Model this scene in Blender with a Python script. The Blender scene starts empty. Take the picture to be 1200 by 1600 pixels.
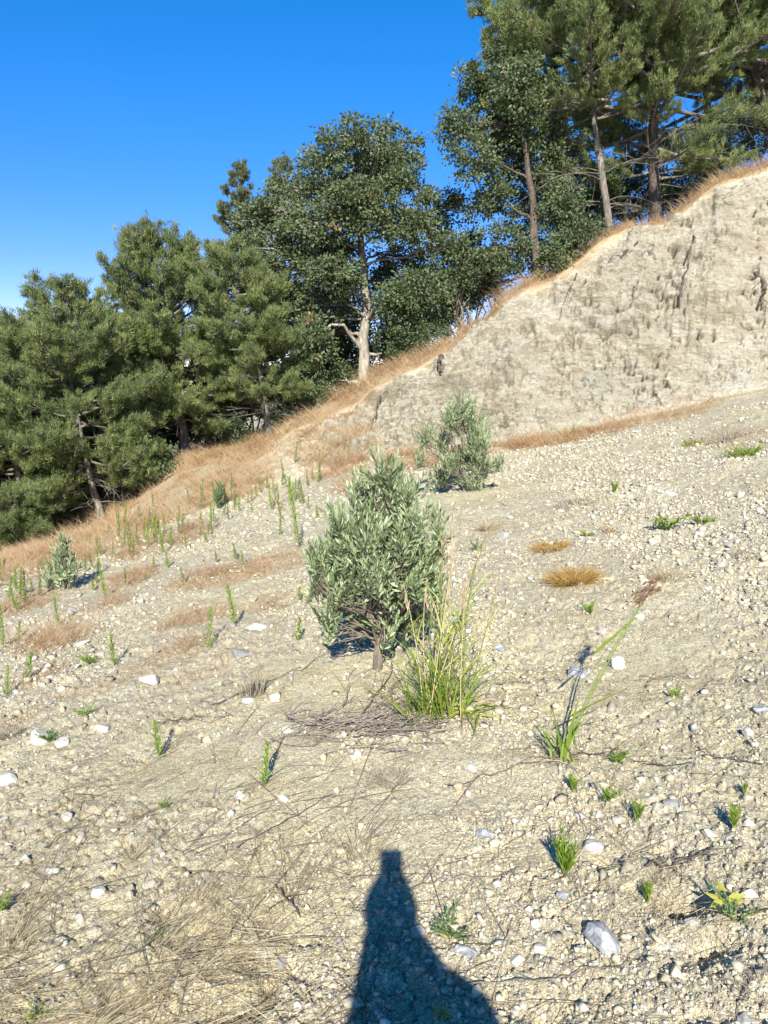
import bpy, bmesh, math
import numpy as np
from mathutils import Vector

rng = np.random.default_rng(11)
SC = bpy.context.scene
COL = SC.collection
TAU = 2 * math.pi

# ------------------------------------------------------------------ camera model
F, PITCH, CAMH = 1180.0, math.radians(10.0), 1.70
CP, SP = math.cos(PITCH), math.sin(PITCH)


def ray(px, py):
    cx = (np.asarray(px, float) - 600) / F
    cy = (800 - np.asarray(py, float)) / F
    return np.stack([cx + 0 * cy, CP + SP * cy + 0 * cx, -SP + CP * cy + 0 * cx], -1)


def at(px, py, d):
    r = ray(px, py)
    return np.array([0, 0, CAMH]) + r * (np.asarray(d, float) / r[..., 1])[..., None]


# ------------------------------------------------------------------ noise
def _hash(ix, iy, iz, seed):
    h = (ix.astype(np.uint32) * np.uint32(374761393) + iy.astype(np.uint32) * np.uint32(668265263)
         + iz.astype(np.uint32) * np.uint32(2147483647) + np.uint32(seed * 974711 + 12345))
    h = (h ^ (h >> np.uint32(13))) * np.uint32(1274126177)
    h = (h ^ (h >> np.uint32(16))) * np.uint32(2246822519)
    h = h ^ (h >> np.uint32(15))
    return (h & np.uint32(0xFFFFFF)).astype(np.float64) / float(0x1000000)


def vnoise(p, seed=0):
    i = np.floor(p).astype(np.int64)
    f = p - i
    u = f * f * f * (f * (f * 6 - 15) + 10)
    i = i.astype(np.uint64).astype(np.uint32)
    out = 0
    for dx in (0, 1):
        for dy in (0, 1):
            for dz in (0, 1):
                w = ((u[:, 0] if dx else 1 - u[:, 0]) * (u[:, 1] if dy else 1 - u[:, 1])
                     * (u[:, 2] if dz else 1 - u[:, 2]))
                out = out + w * _hash(i[:, 0] + np.uint32(dx), i[:, 1] + np.uint32(dy), i[:, 2] + np.uint32(dz), seed)
    return out * 2 - 1


def fbm(p, octv=4, seed=0, gain=.5):
    a, s, out = 1.0, 0.0, 0
    for o in range(octv):
        out = out + a * vnoise(p * (2.03 ** o) + o * 17.3, seed + o)
        s += a
        a *= gain
    return out / s


def worley2(x, y, seed=0):
    """nearest cell distance and that cell's random number"""
    ix, iy = np.floor(x).astype(np.int64), np.floor(y).astype(np.int64)
    best = np.full(x.shape, 9.0)
    rnd = np.zeros(x.shape)
    z = np.zeros(x.shape, np.uint32)
    for dx in (-1, 0, 1):
        for dy in (-1, 0, 1):
            cx, cy = ix + dx, iy + dy
            a, b = cx.astype(np.uint64).astype(np.uint32), cy.astype(np.uint64).astype(np.uint32)
            jx, jy = _hash(a, b, z, seed), _hash(a, b, z + np.uint32(1), seed)
            d = np.hypot(cx + jx - x, cy + jy - y)
            k = d < best
            best = np.where(k, d, best)
            rnd = np.where(k, _hash(a, b, z + np.uint32(2), seed), rnd)
    return best, rnd


def smooth(a, b, x):
    t = np.clip((x - a) / (b - a), 0, 1)
    return t * t * (3 - 2 * t)


# ------------------------------------------------------------------ terrain
AX, BY = .150, .027
# column px: (foot of bank py, depth), (crest py, depth)
KP = [(-320, 1020, 6.6, 965, 13.0), (-150, 980, 7.0, 930, 13.4), (0, 922, 7.8, 884, 14.2), (150, 876, 9.2, 828, 15.6),
      (290, 814, 11.2, 722, 17.0), (380, 785, 12.2, 700, 17.0), (430, 765, 12.8, 690, 16.6), (500, 742, 13.2, 652, 16.2),
      (570, 716, 13.5, 620, 16.0), (690, 703, 13.5, 546, 16.0), (830, 690, 13.6, 442, 16.8), (1000, 650, 13.9, 347, 17.6),
      (1100, 630, 14.0, 294, 18.0), (1200, 604, 14.0, 243, 18.4), (1350, 568, 14.0, 178, 18.9), (1550, 530, 13.6, 120, 19.2)]
TH, R1c, Z1c, R2c, Z2c = [], [], [], [], []
for px, py1, d1, py2, d2 in KP:
    p, q = at(px, py1, d1), at(px, py2, d2)
    TH.append(math.atan2(p[0], p[1]))
    R1c.append(math.hypot(p[0], p[1])); Z1c.append(p[2])
    R2c.append(math.hypot(q[0], q[1])); Z2c.append(q[2])
for deg, r1, z1, r2, z2 in ((-180, 10, -.25, 16, -.4), (-120, 8, -1.4, 14, -3.0), (-75, 7, -1.5, 13, -3.4),
                            (62, 13, 2.0, 19, 7.6), (90, 11, 1.8, 18, 6.0), (130, 10, 1.2, 17, 2.6), (180, 10, -.25, 16, -.4)):
    TH.append(math.radians(deg)); R1c.append(r1); Z1c.append(z1); R2c.append(r2); Z2c.append(z2)
_o = np.argsort(TH)
TH = np.array(TH)[_o]
TT = np.radians(np.arange(-180, 180.01, .1))


def _table(v):
    t = np.interp(TT, TH, np.array(v)[_o])
    k = np.exp(-.5 * (np.arange(-30, 31) / 9.0) ** 2)
    return np.convolve(np.pad(t, 30, mode='wrap'), k / k.sum(), 'valid')


R1t, Z1t, R2t, Z2t = map(_table, (R1c, Z1c, R2c, Z2c))


def knots(th):
    return tuple(np.interp(th, TT, t) for t in (R1t, Z1t, R2t, Z2t))


def base_height(th, r):
    """smooth ground height, by azimuth and distance from the camera's foot"""
    r1, z1, r2, z2 = knots(th)
    cr_ = np.asarray(th * 40).ravel()
    wob = fbm(np.stack([cr_, 0 * cr_, 0 * cr_], -1) * .45, 3, 19).reshape(np.shape(th)) * smooth(-.25, .1, th) * (1 - smooth(.9, 1.2, th))
    z2 = z2 + .34 * wob
    pl = AX * r * np.sin(th) + BY * r * np.cos(th)
    pl1 = AX * r1 * np.sin(th) + BY * r1 * np.cos(th)
    s = np.clip(r / r1, 0, 1)
    near = pl + (z1 - pl1) * s ** 2.2
    t = np.clip((r - r1) / (r2 - r1), 0, 1)
    bank = z1 + (z2 - z1) * (.80 * t ** 1.22 + .20 * t * t * (3 - 2 * t))
    sh = np.clip((r - r2) / 1.2, 0, 1)
    top = .22 * smooth(-.28, -.02, th)
    sho = z2 + top * sh * (2 - sh)
    b = np.clip((r - r2 - 1.2) / 7, 0, 1)
    z3 = z2 + top - .55
    back = z2 + top + (z3 - z2 - top) * b
    far = np.clip((r - r2 - 8.2) / 60, 0, 1)
    back = back + (np.minimum(z3, 0) - 9 - z3) * far
    far2 = np.clip((r - 90) / 700, 0, 1)
    back = back - 25 * far2
    return np.where(r < r1, near, np.where(r < r2, bank, np.where(r < r2 + 1.2, sho, back)))


def bank_mask(th, r):
    r1, z1, r2, z2 = knots(th)
    t = (r - r1) / (r2 - r1)
    m = smooth(-.02, .06, t) * (1 - smooth(.93, 1.0, t))
    return m * smooth(-.20, -.02, th) * (1 - smooth(1.1, 1.5, th))


def bumps(x, y, th, r):
    p = np.stack([x, y, 0 * x], -1)
    z = .05 * fbm(p * .55, 3, 1) + .022 * fbm(p * 2.3, 3, 5) * (1 - .4 * smooth(8, 14, r))
    # long shallow ruts that follow the contour of the slope
    q = np.stack([x * .35 - y * .10, y * 2.2 - x * .75, 0 * x], -1)
    z = z + .022 * fbm(q, 2, 9) * smooth(2.0, 4.5, r)
    return z


def height(x, y):
    x, y = np.asarray(x, float), np.asarray(y, float)
    th, r = np.arctan2(x, y), np.hypot(x, y)
    return base_height(th, r) + bumps(x.ravel(), y.ravel(), th.ravel(), r.ravel()).reshape(x.shape)


def ground_at(px, py, dmax=40):
    """where the view ray through photo pixels meets the ground (arrays)"""
    px, py = np.atleast_1d(np.asarray(px, float)), np.atleast_1d(np.asarray(py, float))
    r = ray(px, py)
    r = r / r[:, 1:2]
    ds = np.exp(np.linspace(math.log(1.0), math.log(dmax), 300))
    out = np.full((len(px), 3), np.nan)
    for s in range(0, len(px), 20000):
        rr = r[s:s + 20000]
        X = rr[:, :1] * ds
        Y = np.broadcast_to(ds, X.shape)
        zr = CAMH + rr[:, 2:3] * ds
        g = base_height(np.arctan2(X, Y), np.hypot(X, Y))
        below = zr < g
        k = np.argmax(below, 1)
        ok = below.any(1) & (k > 0)
        k = np.clip(k, 1, None)
        ii = np.arange(len(rr))
        a = zr[ii, k - 1] - g[ii, k - 1]
        b = g[ii, k] - zr[ii, k]
        d = ds[k - 1] + (ds[k] - ds[k - 1]) * a / np.maximum(a + b, 1e-9)
        x, y = rr[:, 0] * d, d
        o = np.stack([x, y, height(x, y)], -1)
        o[~ok] = np.nan
        out[s:s + 20000] = o
    return out


def gp(px, py):
    return ground_at(px, py)[0]


def ell(px, py, cx, cy, rx, ry, ang=0):
    a = math.radians(ang)
    u, v = px - cx, py - cy
    return ((u * math.cos(a) + v * math.sin(a)) / rx) ** 2 + ((-u * math.sin(a) + v * math.cos(a)) / ry) ** 2


def project(P):
    d = P - np.array([0, 0, CAMH])
    dep = d[:, 1] * CP - d[:, 2] * SP
    up = d[:, 1] * SP + d[:, 2] * CP
    dep = np.maximum(dep, .05)
    return 600 + F * d[:, 0] / dep, 800 - F * up / dep


# patches of dry grass on the ground, given in photo pixels (cx, cy, rx, ry, tilt, weight)
DRY = [(350, 900, 105, 17, -14, .9), (430, 885, 60, 16, -8, .7), (860, 683, 110, 13, -8, 1.), (520, 690, 75, 60, 0, 1.),
       (960, 662, 60, 12, -12, .7), (200, 800, 110, 30, -20, .5), (60, 880, 70, 26, -14, .7),
       (90, 1000, 75, 17, -18, .75), (260, 1030, 90, 16, -20, .55), (330, 1040, 80, 14, -20, .4), (720, 700, 60, 14, 0, .7),
       (60, 1060, 50, 12, -18, .5), (160, 950, 60, 12, -18, .4), (1140, 690, 70, 14, -6, .35), (1060, 645, 70, 9, -14, .6), (300, 965, 70, 14, -16, .6), (200, 905, 60, 14, -16, .55), (40, 945, 60, 14, -16, .7), (20, 1120, 60, 12, -16, .6), (430, 945, 50, 10, -14, .4), (140, 1075, 70, 12, -16, .45), (560, 760, 50, 12, -6, .6), (250, 850, 90, 14, -18, .6), (690, 705, 60, 8, -4, .9), (640, 720, 60, 16, 0, .8)]


# bare patches of fine sand, same form
SAND = [(600, 1080, 170, 50, 0), (600, 1235, 170, 60, -6), (370, 1190, 170, 44, -14), (1060, 1000, 90, 40, -20), (740, 1215, 130, 50, 0), (1095, 965, 50, 26, -20),
        (500, 1050, 120, 40, 0), (700, 780, 70, 16, 0), (450, 1130, 90, 40, -10), (260, 1215, 110, 24, -16), (880, 1330, 120, 26, -4), (980, 1090, 60, 20, 0), (640, 1330, 110, 50, 0)]


def sand_mask(x, y, z):
    px, py = project(np.stack([x, y, z], -1))
    n = fbm(np.stack([x, y, 0 * x], -1) * 1.7, 3, 35)
    m = 0 * x
    for cx, cy, rx, ry, a in SAND:
        m = np.maximum(m, 1 - smooth(.3, 1.5, ell(px, py, cx, cy, rx, ry, a) + n * 1.5))
    return m * (y > 1) * .95


def dry_mask(x, y, z, th, r):
    r1, z1, r2, z2 = knots(th)
    t = (r - r1) / (r2 - r1)
    n = .25 * fbm(np.stack([x, y, 0 * x], -1) * .8, 3, 31)
    n2 = fbm(np.stack([x, y, 0 * x], -1) * .9, 3, 37)
    left = (.35 + .65 * smooth(-.16, .12, n2)) * smooth(-.02, .16, t + n * .6) * (1 - smooth(-.20, -.08, th))
    crest = smooth(.93, 1.0, t + n * .12) * smooth(-.4, -.25, th)
    m = np.maximum(left, crest) * (1 - smooth(1.6, 2.4, t))
    m = np.maximum(m, .85 * np.exp(-((t - .03) / .06) ** 2) * smooth(-.2, .2, n2 + n) * (r < r2) * smooth(-.2, -.05, th))
    px, py = project(np.stack([x, y, z], -1))
    front = (r < r2 + .5) & (np.abs(th) < 1.0)
    for cx, cy, rx, ry, a, w in DRY:
        e = ell(px, py, cx, cy, rx, ry, a)
        m = np.maximum(m, w * front * (1 - smooth(.35, 1.35, e + n * 1.4)))
    return np.clip(m, 0, 1)


# ------------------------------------------------------------------ mesh helpers
def new_mesh(name, V, faces, nper, mats, attrs=None, fmat=None, flat=False):
    me = bpy.data.meshes.new(name)
    V = np.asarray(V, np.float32)
    faces = np.asarray(faces, np.int32)
    n = len(faces)
    me.vertices.add(len(V))
    me.vertices.foreach_set('co', V.ravel())
    me.loops.add(n * nper)
    me.loops.foreach_set('vertex_index', faces.ravel())
    me.polygons.add(n)
    me.polygons.foreach_set('loop_start', np.arange(0, n * nper, nper, dtype=np.int32))
    if not flat:
        me.polygons.foreach_set('use_smooth', np.ones(n, bool))
    for m in (mats if isinstance(mats, (list, tuple)) else [mats]):
        me.materials.append(m)
    if fmat is not None:
        me.polygons.foreach_set('material_index', np.asarray(fmat, np.int32))
    for k, a in (attrs or {}).items():
        at_ = me.attributes.new(k, 'FLOAT', 'POINT')
        at_.data.foreach_set('value', np.asarray(a, np.float32))
    me.update(calc_edges=True)
    return me


def link(name, me, parent=None, loc=None):
    o = bpy.data.objects.new(name, me)
    COL.objects.link(o)
    if parent is not None:
        o.parent = parent
    if loc is not None:
        o.location = loc
    return o


def tag(o, label, cat, group=None):
    o['label'] = label
    o['category'] = cat
    if group:
        o['group'] = group
    return o


def thing(name, label, cat, loc, group=None):
    o = bpy.data.objects.new(name, None)
    o.empty_display_size = .1
    COL.objects.link(o)
    o.location = [float(c) for c in loc]
    return tag(o, label, cat, group)


def unit(v):
    return v / np.maximum(np.linalg.norm(v, axis=-1, keepdims=True), 1e-9)


def tube(P, R, n=7, rough=0., seed=0):
    """tapered tube along points P with radii R -> verts, quads"""
    P = np.asarray(P, float)
    R = np.asarray(R, float)
    T = unit(np.gradient(P, axis=0))
    ref = np.array([.31, .17, .93]) if abs(T[0, 2]) < .8 else np.array([.9, .3, .1])
    A = unit(np.cross(T, ref))
    B = np.cross(T, A)
    an = np.linspace(0, TAU, n, endpoint=False)
    rr = R[:, None] * np.ones(n)
    if rough:
        g = np.random.default_rng(seed)
        rr = rr * (1 + rough * g.normal(size=rr.shape))
    V = P[:, None] + rr[..., None] * (np.cos(an)[:, None] * A[:, None] + np.sin(an)[:, None] * B[:, None])
    m = len(P)
    i = np.arange(m - 1)[:, None] * n
    j = np.arange(n)
    k = (j + 1) % n
    Q = np.stack([i + j, i + k, i + n + k, i + n + j], -1).reshape(-1, 4)
    return V.reshape(-1, 3), Q


def merge(parts):
    V, Fc, o = [], [], 0
    for v, f in parts:
        V.append(v)
        Fc.append(f + o)
        o += len(v)
    return np.concatenate(V), np.concatenate(Fc)


def curve_pts(a, b, bend, n=6):
    """quadratic curve from a to b with the middle pushed by bend"""
    a, b, bend = map(np.asarray, (a, b, bend))
    t = np.linspace(0, 1, n)[:, None]
    return a * (1 - t) + b * t + bend * (4 * t * (1 - t))


def leaves(P, D, L, W, fold=.25, g=None, curl=0.):
    """diamond leaves at P, pointing along D -> verts, tris, per-vert random"""
    g = g or rng
    n = len(P)
    D = unit(D)
    S = unit(np.cross(D, g.normal(size=(n, 3))))
    N = np.cross(S, D)
    L = np.broadcast_to(L, n)[:, None]
    W = np.broadcast_to(W, n)[:, None]
    mid = P + D * L * .45
    V = np.stack([P, mid + S * W * .5 + N * W * fold, P + D * L - N * L * curl, mid - S * W * .5 + N * W * fold], 1)
    o = np.arange(n)[:, None] * 4
    T = np.concatenate([o + [0, 1, 2], o + [0, 2, 3]])
    return V.reshape(-1, 3), T, np.repeat(g.random(n), 4)


def blades(P, H, W, lean, bend, g=None, seg=3):
    """grass blades: base P, length H, width W, lean direction (unit-ish 3-vector), bend: how far the tip droops"""
    g = g or rng
    n = len(P)
    H = np.broadcast_to(H, n)[:, None]
    W = np.broadcast_to(W, n)[:, None]
    D = unit(lean)
    hz = D * [1, 1, 0] + 1e-4
    hz = unit(hz + g.normal(size=(n, 3)) * [.05, .05, 0])
    S = unit(np.cross(D, g.normal(size=(n, 3))))
    rows = []
    b = np.broadcast_to(bend, n)[:, None]
    for i in range(seg + 1):
        t = i / seg
        c = P + D * H * t + hz * H * b * t * t - np.array([0, 0, 1.]) * H * b * t * t * .8
        w = W * .5 * (1 - t) ** .6 * (1 if i else .8)
        if i < seg:
            rows += [c - S * w, c + S * w]
        else:
            rows += [c]
    V = np.stack(rows, 1)
    k = 2 * seg + 1
    o = np.arange(n)[:, None] * k
    T = []
    for i in range(seg - 1):
        a = 2 * i
        T += [o + [a, a + 1, a + 3], o + [a, a + 3, a + 2]]
    a = 2 * (seg - 1)
    T += [o + [a, a + 1, a + 2]]
    return V.reshape(-1, 3), np.concatenate(T), np.repeat(g.random(n), k)


def join3(lst):
    V, T, R, o = [], [], [], 0
    for v, t, r in lst:
        V.append(v); T.append(t + o); R.append(r)
        o += len(v)
    return np.concatenate(V), np.concatenate(T), np.concatenate(R)


# ------------------------------------------------------------------ materials
def mat(name):
    m = bpy.data.materials.new(name)
    m.use_nodes = True
    nt = m.node_tree
    nt.nodes.clear()
    out = nt.nodes.new('ShaderNodeOutputMaterial')
    return m, nt, out


def N(nt, typ, **kw):
    n = nt.nodes.new(typ)
    for k, v in kw.items():
        if hasattr(n, k):
            setattr(n, k, v)
        else:
            n.inputs[k.replace('_', ' ')].default_value = v
    return n


def ramp(nt, fac, stops):
    r = nt.nodes.new('ShaderNodeValToRGB')
    e = r.color_ramp.elements
    while len(e) < len(stops):
        e.new(.5)
    for k, (p, c) in enumerate(stops):
        e[k].position = p
        e[k].color = (*c, 1) if len(c) == 3 else c
    nt.links.new(fac, r.inputs[0])
    return r.outputs[0]


def mixc(nt, fac, a, b, blend='MIX'):
    m = nt.nodes.new('ShaderNodeMix')
    m.data_type = 'RGBA'
    m.blend_type = blend
    for s, v in ((m.inputs[0], fac), (m.inputs[6], a), (m.inputs[7], b)):
        if isinstance(v, (int, float)):
            s.default_value = v
        elif isinstance(v, tuple):
            s.default_value = (*v, 1)
        else:
            nt.links.new(v, s)
    return m.outputs[2]


def mth(nt, op, a, b=None, clamp=False):
    m = nt.nodes.new('ShaderNodeMath')
    m.operation = op
    m.use_clamp = clamp
    for s, v in ((m.inputs[0], a), (m.inputs[1], b)):
        if v is None:
            continue
        if isinstance(v, (int, float)):
            s.default_value = v
        else:
            nt.links.new(v, s)
    return m.outputs[0]


def noise(nt, scale, detail=3, rough=.55, vec=None, dist=0.):
    n = N(nt, 'ShaderNodeTexNoise')
    n.inputs['Scale'].default_value = scale
    n.inputs['Detail'].default_value = detail
    n.inputs['Roughness'].default_value = rough
    n.inputs['Distortion'].default_value = dist
    if vec is not None:
        nt.links.new(vec, n.inputs['Vector'])
    return n.outputs[0]


def attr(nt, name):
    a = N(nt, 'ShaderNodeAttribute')
    a.attribute_name = name
    return a.outputs['Fac']


def objvec(nt, scale=(1, 1, 1), rot=(0, 0, 0)):
    t = N(nt, 'ShaderNodeTexCoord')
    m = N(nt, 'ShaderNodeMapping')
    m.inputs['Scale'].default_value = scale
    m.inputs['Rotation'].default_value = rot
    nt.links.new(t.outputs['Object'], m.inputs['Vector'])
    return m.outputs[0]


def leaf_mat(name, stops, back=None, trans=.3, rough=.5, spec=.3, patch=None):
    """foliage: colour by the leaf's own random number, paler underside if given, some light passing through"""
    m, nt, out = mat(name)
    c = ramp(nt, attr(nt, 'rnd'), stops)
    if patch:
        v = objvec(nt)
        c = mixc(nt, ramp(nt, noise(nt, patch[0], 2, vec=v), [(.42, (0, 0, 0)), (.62, (1, 1, 1))]), c, mixc(nt, .6, c, patch[1]))
    if back:
        g = N(nt, 'ShaderNodeNewGeometry')
        c = mixc(nt, g.outputs['Backfacing'], c, back)
    p = N(nt, 'ShaderNodeBsdfPrincipled')
    nt.links.new(c, p.inputs['Base Color'])
    p.inputs['Roughness'].default_value = rough
    p.inputs['Specular IOR Level'].default_value = spec
    t = N(nt, 'ShaderNodeBsdfTranslucent')
    nt.links.new(mixc(nt, .35, c, (.30, .34, .04)), t.inputs[0])
    mx = N(nt, 'ShaderNodeMixShader')
    mx.inputs[0].default_value = trans
    nt.links.new(p.outputs[0], mx.inputs[1])
    nt.links.new(t.outputs[0], mx.inputs[2])
    nt.links.new(mx.outputs[0], out.inputs[0])
    return m


def bark_mat(name, c1, c2, c3, scale=1., bump=.6):
    m, nt, out = mat(name)
    v = objvec(nt, (1, 1, .22))
    n1 = noise(nt, 22 * scale, 6, .65, v, .6)
    n2 = noise(nt, 2.2, 3, .6, objvec(nt))
    c = ramp(nt, n1, [(.34, c1), (.52, c2), (.68, c3)])
    c = mixc(nt, ramp(nt, n2, [(.4, (0, 0, 0)), (.65, (1, 1, 1))]), c, mixc(nt, .5, c, c1))
    p = N(nt, 'ShaderNodeBsdfPrincipled')
    nt.links.new(c, p.inputs['Base Color'])
    p.inputs['Roughness'].default_value = .9
    b = N(nt, 'ShaderNodeBump')
    b.inputs['Strength'].default_value = bump
    b.inputs['Distance'].default_value = .03
    nt.links.new(n1, b.inputs['Height'])
    nt.links.new(b.outputs[0], p.inputs['Normal'])
    nt.links.new(p.outputs[0], out.inputs[0])
    return m


def ground_mat():
    m, nt, out = mat('sandy_soil')
    v = objvec(nt)
    bank, dry, stone = attr(nt, 'bank'), attr(nt, 'dry'), attr(nt, 'stone')
    n_big = noise(nt, .55, 4, .6, v)
    n_mid = noise(nt, 5, 5, .65, v)
    n_fine = noise(nt, 55, 4, .7, v)
    soil = ramp(nt, n_mid, [(.30, (.425, .352, .200)), (.50, (.560, .485, .298)), (.70, (.640, .575, .390))])
    pale = ramp(nt, n_fine, [(.35, (.335, .300, .205)), (.50, (.560, .510, .370)), (.66, (.660, .630, .500))])
    c = mixc(nt, ramp(nt, n_big, [(.38, (0, 0, 0)), (.62, (1, 1, 1))]), soil, mixc(nt, .6, soil, pale))
    grit = ramp(nt, noise(nt, 130, 3, .7, v), [(.38, (.32, .30, .27)), (.50, (1, 1, 1)), (.70, (1.22, 1.22, 1.22))])
    c = mixc(nt, .75, c, grit, 'MULTIPLY')
    # embedded stones, each of its own grey, buff or white
    sc = ramp(nt, stone, [(.0, (.25, .235, .20)), (.25, (.44, .38, .26)), (.5, (.36, .33, .25)), (.75, (.55, .50, .38)), (1., (.60, .57, .48))])
    c = mixc(nt, mth(nt, 'MULTIPLY', ramp(nt, stone, [(.001, (0, 0, 0)), (.02, (1, 1, 1))]), .7), c, sc)
    # brown litter under the dry grass
    lit = ramp(nt, n_fine, [(.35, (.20, .115, .055)), (.5, (.36, .235, .12)), (.66, (.47, .35, .20))])
    c = mixc(nt, mth(nt, 'MULTIPLY', dry, .75), c, lit)
    # cut bank: pale marl with grey-green and rusty beds
    vb = objvec(nt, (.5, .5, 1.6), (0, .35, 0))
    bk = ramp(nt, noise(nt, 1.9, 7, .7, vb, .5), [(.24, (.31, .275, .20)), (.36, (.52, .465, .345)), (.50, (.67, .615, .48)), (.72, (.74, .705, .60))])
    gr = ramp(nt, noise(nt, .8, 4, .6, vb, .8), [(.52, (0, 0, 0)), (.68, (1, 1, 1))])
    bk = mixc(nt, mth(nt, 'MULTIPLY', gr, .40), bk, (.44, .445, .35))
    ru = ramp(nt, noise(nt, .9, 5, .65, objvec(nt, (1, 1, 1), (1, 2, 3))), [(.60, (0, 0, 0)), (.70, (1, 1, 1))])
    bk = mixc(nt, mth(nt, 'MULTIPLY', ru, .5), bk, (.46, .29, .14))
    vr = objvec(nt, (2.6, 2.6, .8), (0, .35, 0))
    st = ramp(nt, noise(nt, 3.2, 6, .75, vr, 1.2), [(.56, (0, 0, 0)), (.66, (1, 1, 1))])
    bk = mixc(nt, mth(nt, 'MULTIPLY', st, .26), bk, (.17, .135, .09))
    bk = mixc(nt, .6, bk, grit, 'MULTIPLY')
    c = mixc(nt, bank, c, bk)
    p = N(nt, 'ShaderNodeBsdfPrincipled')
    nt.links.new(c, p.inputs['Base Color'])
    p.inputs['Roughness'].default_value = .95
    p.inputs['Specular IOR Level'].default_value = .15
    hgt = mth(nt, 'ADD', mth(nt, 'MULTIPLY', n_fine, .6), mth(nt, 'MULTIPLY', noise(nt, 160, 3, .7, v), .35))
    b = N(nt, 'ShaderNodeBump')
    b.inputs['Strength'].default_value = 1.
    b.inputs['Distance'].default_value = .022
    nt.links.new(hgt, b.inputs['Height'])
    hb = noise(nt, 9, 8, .75, vb, .4)
    b2 = N(nt, 'ShaderNodeBump')
    b2.inputs['Distance'].default_value = .16
    nt.links.new(mth(nt, 'MULTIPLY', bank, .9), b2.inputs['Strength'])
    nt.links.new(hb, b2.inputs['Height'])
    nt.links.new(b.outputs[0], b2.inputs['Normal'])
    nt.links.new(b2.outputs[0], p.inputs['Normal'])
    nt.links.new(p.outputs[0], out.inputs[0])
    return m


def stone_mat(name, stops, vein=None):
    m, nt, out = mat(name)
    v = objvec(nt)
    c = ramp(nt, attr(nt, 'rnd'), stops)
    g = ramp(nt, noise(nt, 30, 5, .7, v), [(.3, (.55, .53, .50)), (.5, (.95, .95, .95)), (.7, (1.15, 1.15, 1.15))])
    c = mixc(nt, .8, c, g, 'MULTIPLY')
    if vein:
        s = ramp(nt, noise(nt, 26, 5, .7, objvec(nt, (.5, 2.4, 1), (.3, .2, .7)), .6), [(.44, (0, 0, 0)), (.56, (1, 1, 1))])
        c = mixc(nt, mth(nt, 'MULTIPLY', s, .75), c, vein)
    p = N(nt, 'ShaderNodeBsdfPrincipled')
    nt.links.new(c, p.inputs['Base Color'])
    p.inputs['Roughness'].default_value = .8
    b = N(nt, 'ShaderNodeBump')
    b.inputs['Strength'].default_value = .5
    b.inputs['Distance'].default_value = .01
    nt.links.new(noise(nt, 40, 5, .7, v), b.inputs['Height'])
    nt.links.new(b.outputs[0], p.inputs['Normal'])
    nt.links.new(p.outputs[0], out.inputs[0])
    return m


def plain(name, c, rough=.8):
    m, nt, out = mat(name)
    p = N(nt, 'ShaderNodeBsdfPrincipled')
    nt.links.new(mixc(nt, noise(nt, 30, 4, .6, objvec(nt)), tuple(x * .75 for x in c), tuple(min(1, x * 1.2) for x in c)), p.inputs['Base Color'])
    p.inputs['Roughness'].default_value = rough
    nt.links.new(p.outputs[0], out.inputs[0])
    return m


M = {}
M['ground'] = ground_mat()
M['pine'] = leaf_mat('pine_needles', [(0, (.095, .135, .050)), (.5, (.210, .260, .092)), (.9, (.335, .375, .140)), (1, (.36, .30, .14))], trans=.36, rough=.5, patch=(.9, (.140, .185, .085)))
M['pine2'] = leaf_mat('grey_pine_needles', [(0, (.075, .095, .045)), (.5, (.125, .145, .065)), (1, (.19, .205, .095))], trans=.22, rough=.6)
M['oak'] = leaf_mat('oak_leaves', [(0, (.055, .080, .034)), (.5, (.108, .142, .060)), (.93, (.175, .210, .105)), (1, (.26, .18, .08))], back=(.105, .138, .068), trans=.2, rough=.5, spec=.3)
M['shrub'] = leaf_mat('evergreen_shrub_leaves', [(0, (.040, .070, .024)), (.5, (.075, .115, .040)), (1, (.125, .165, .065))], back=(.10, .135, .07), trans=.2, rough=.5, spec=.3)
M['olive'] = leaf_mat('olive_leaves', [(0, (.050, .085, .030)), (.5, (.145, .205, .080)), (1, (.33, .395, .20))], back=(.33, .40, .225), trans=.16, rough=.42, spec=.5)
M['weed'] = leaf_mat('weed_leaves', [(0, (.10, .20, .02)), (.5, (.19, .31, .035)), (1, (.32, .40, .06))], trans=.35, rough=.5)
M['bluegreen'] = leaf_mat('bluish_leaves', [(0, (.07, .13, .05)), (.5, (.13, .20, .085)), (1, (.22, .29, .14))], trans=.25)
M['reed'] = leaf_mat('green_grass_blades', [(0, (.11, .19, .025)), (.55, (.24, .32, .045)), (.85, (.40, .42, .09)), (1, (.52, .40, .16))], trans=.35, rough=.45)
M['straw'] = leaf_mat('straw', [(0, (.25, .19, .11)), (.5, (.45, .365, .225)), (1, (.66, .58, .40))], trans=.25, rough=.6)
M['tan'] = leaf_mat('dry_grass_blades', [(0, (.25, .145, .075)), (.35, (.44, .295, .165)), (.75, (.61, .465, .285)), (1, (.70, .60, .42))], trans=.3, rough=.6)
M['rust'] = leaf_mat('rusty_grass_blades', [(0, (.24, .125, .065)), (.5, (.44, .27, .145)), (1, (.60, .43, .26))], trans=.3, rough=.6)
M['ochre'] = leaf_mat('ochre_cushion_stems', [(0, (.27, .15, .04)), (.5, (.46, .28, .08)), (1, (.60, .42, .16))], trans=.3, rough=.6)
M['greygrass'] = leaf_mat('grey_dead_stalks', [(0, (.14, .11, .08)), (.5, (.27, .22, .16)), (1, (.40, .34, .26))], trans=.1, rough=.8)
M['plume'] = leaf_mat('brown_seed_head', [(0, (.09, .048, .030)), (.5, (.18, .10, .062)), (1, (.33, .215, .14))], trans=.2, rough=.6)
M['yleaf'] = leaf_mat('yellowed_leaves', [(0, (.32, .33, .05)), (1, (.55, .50, .12))], trans=.3)
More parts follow.
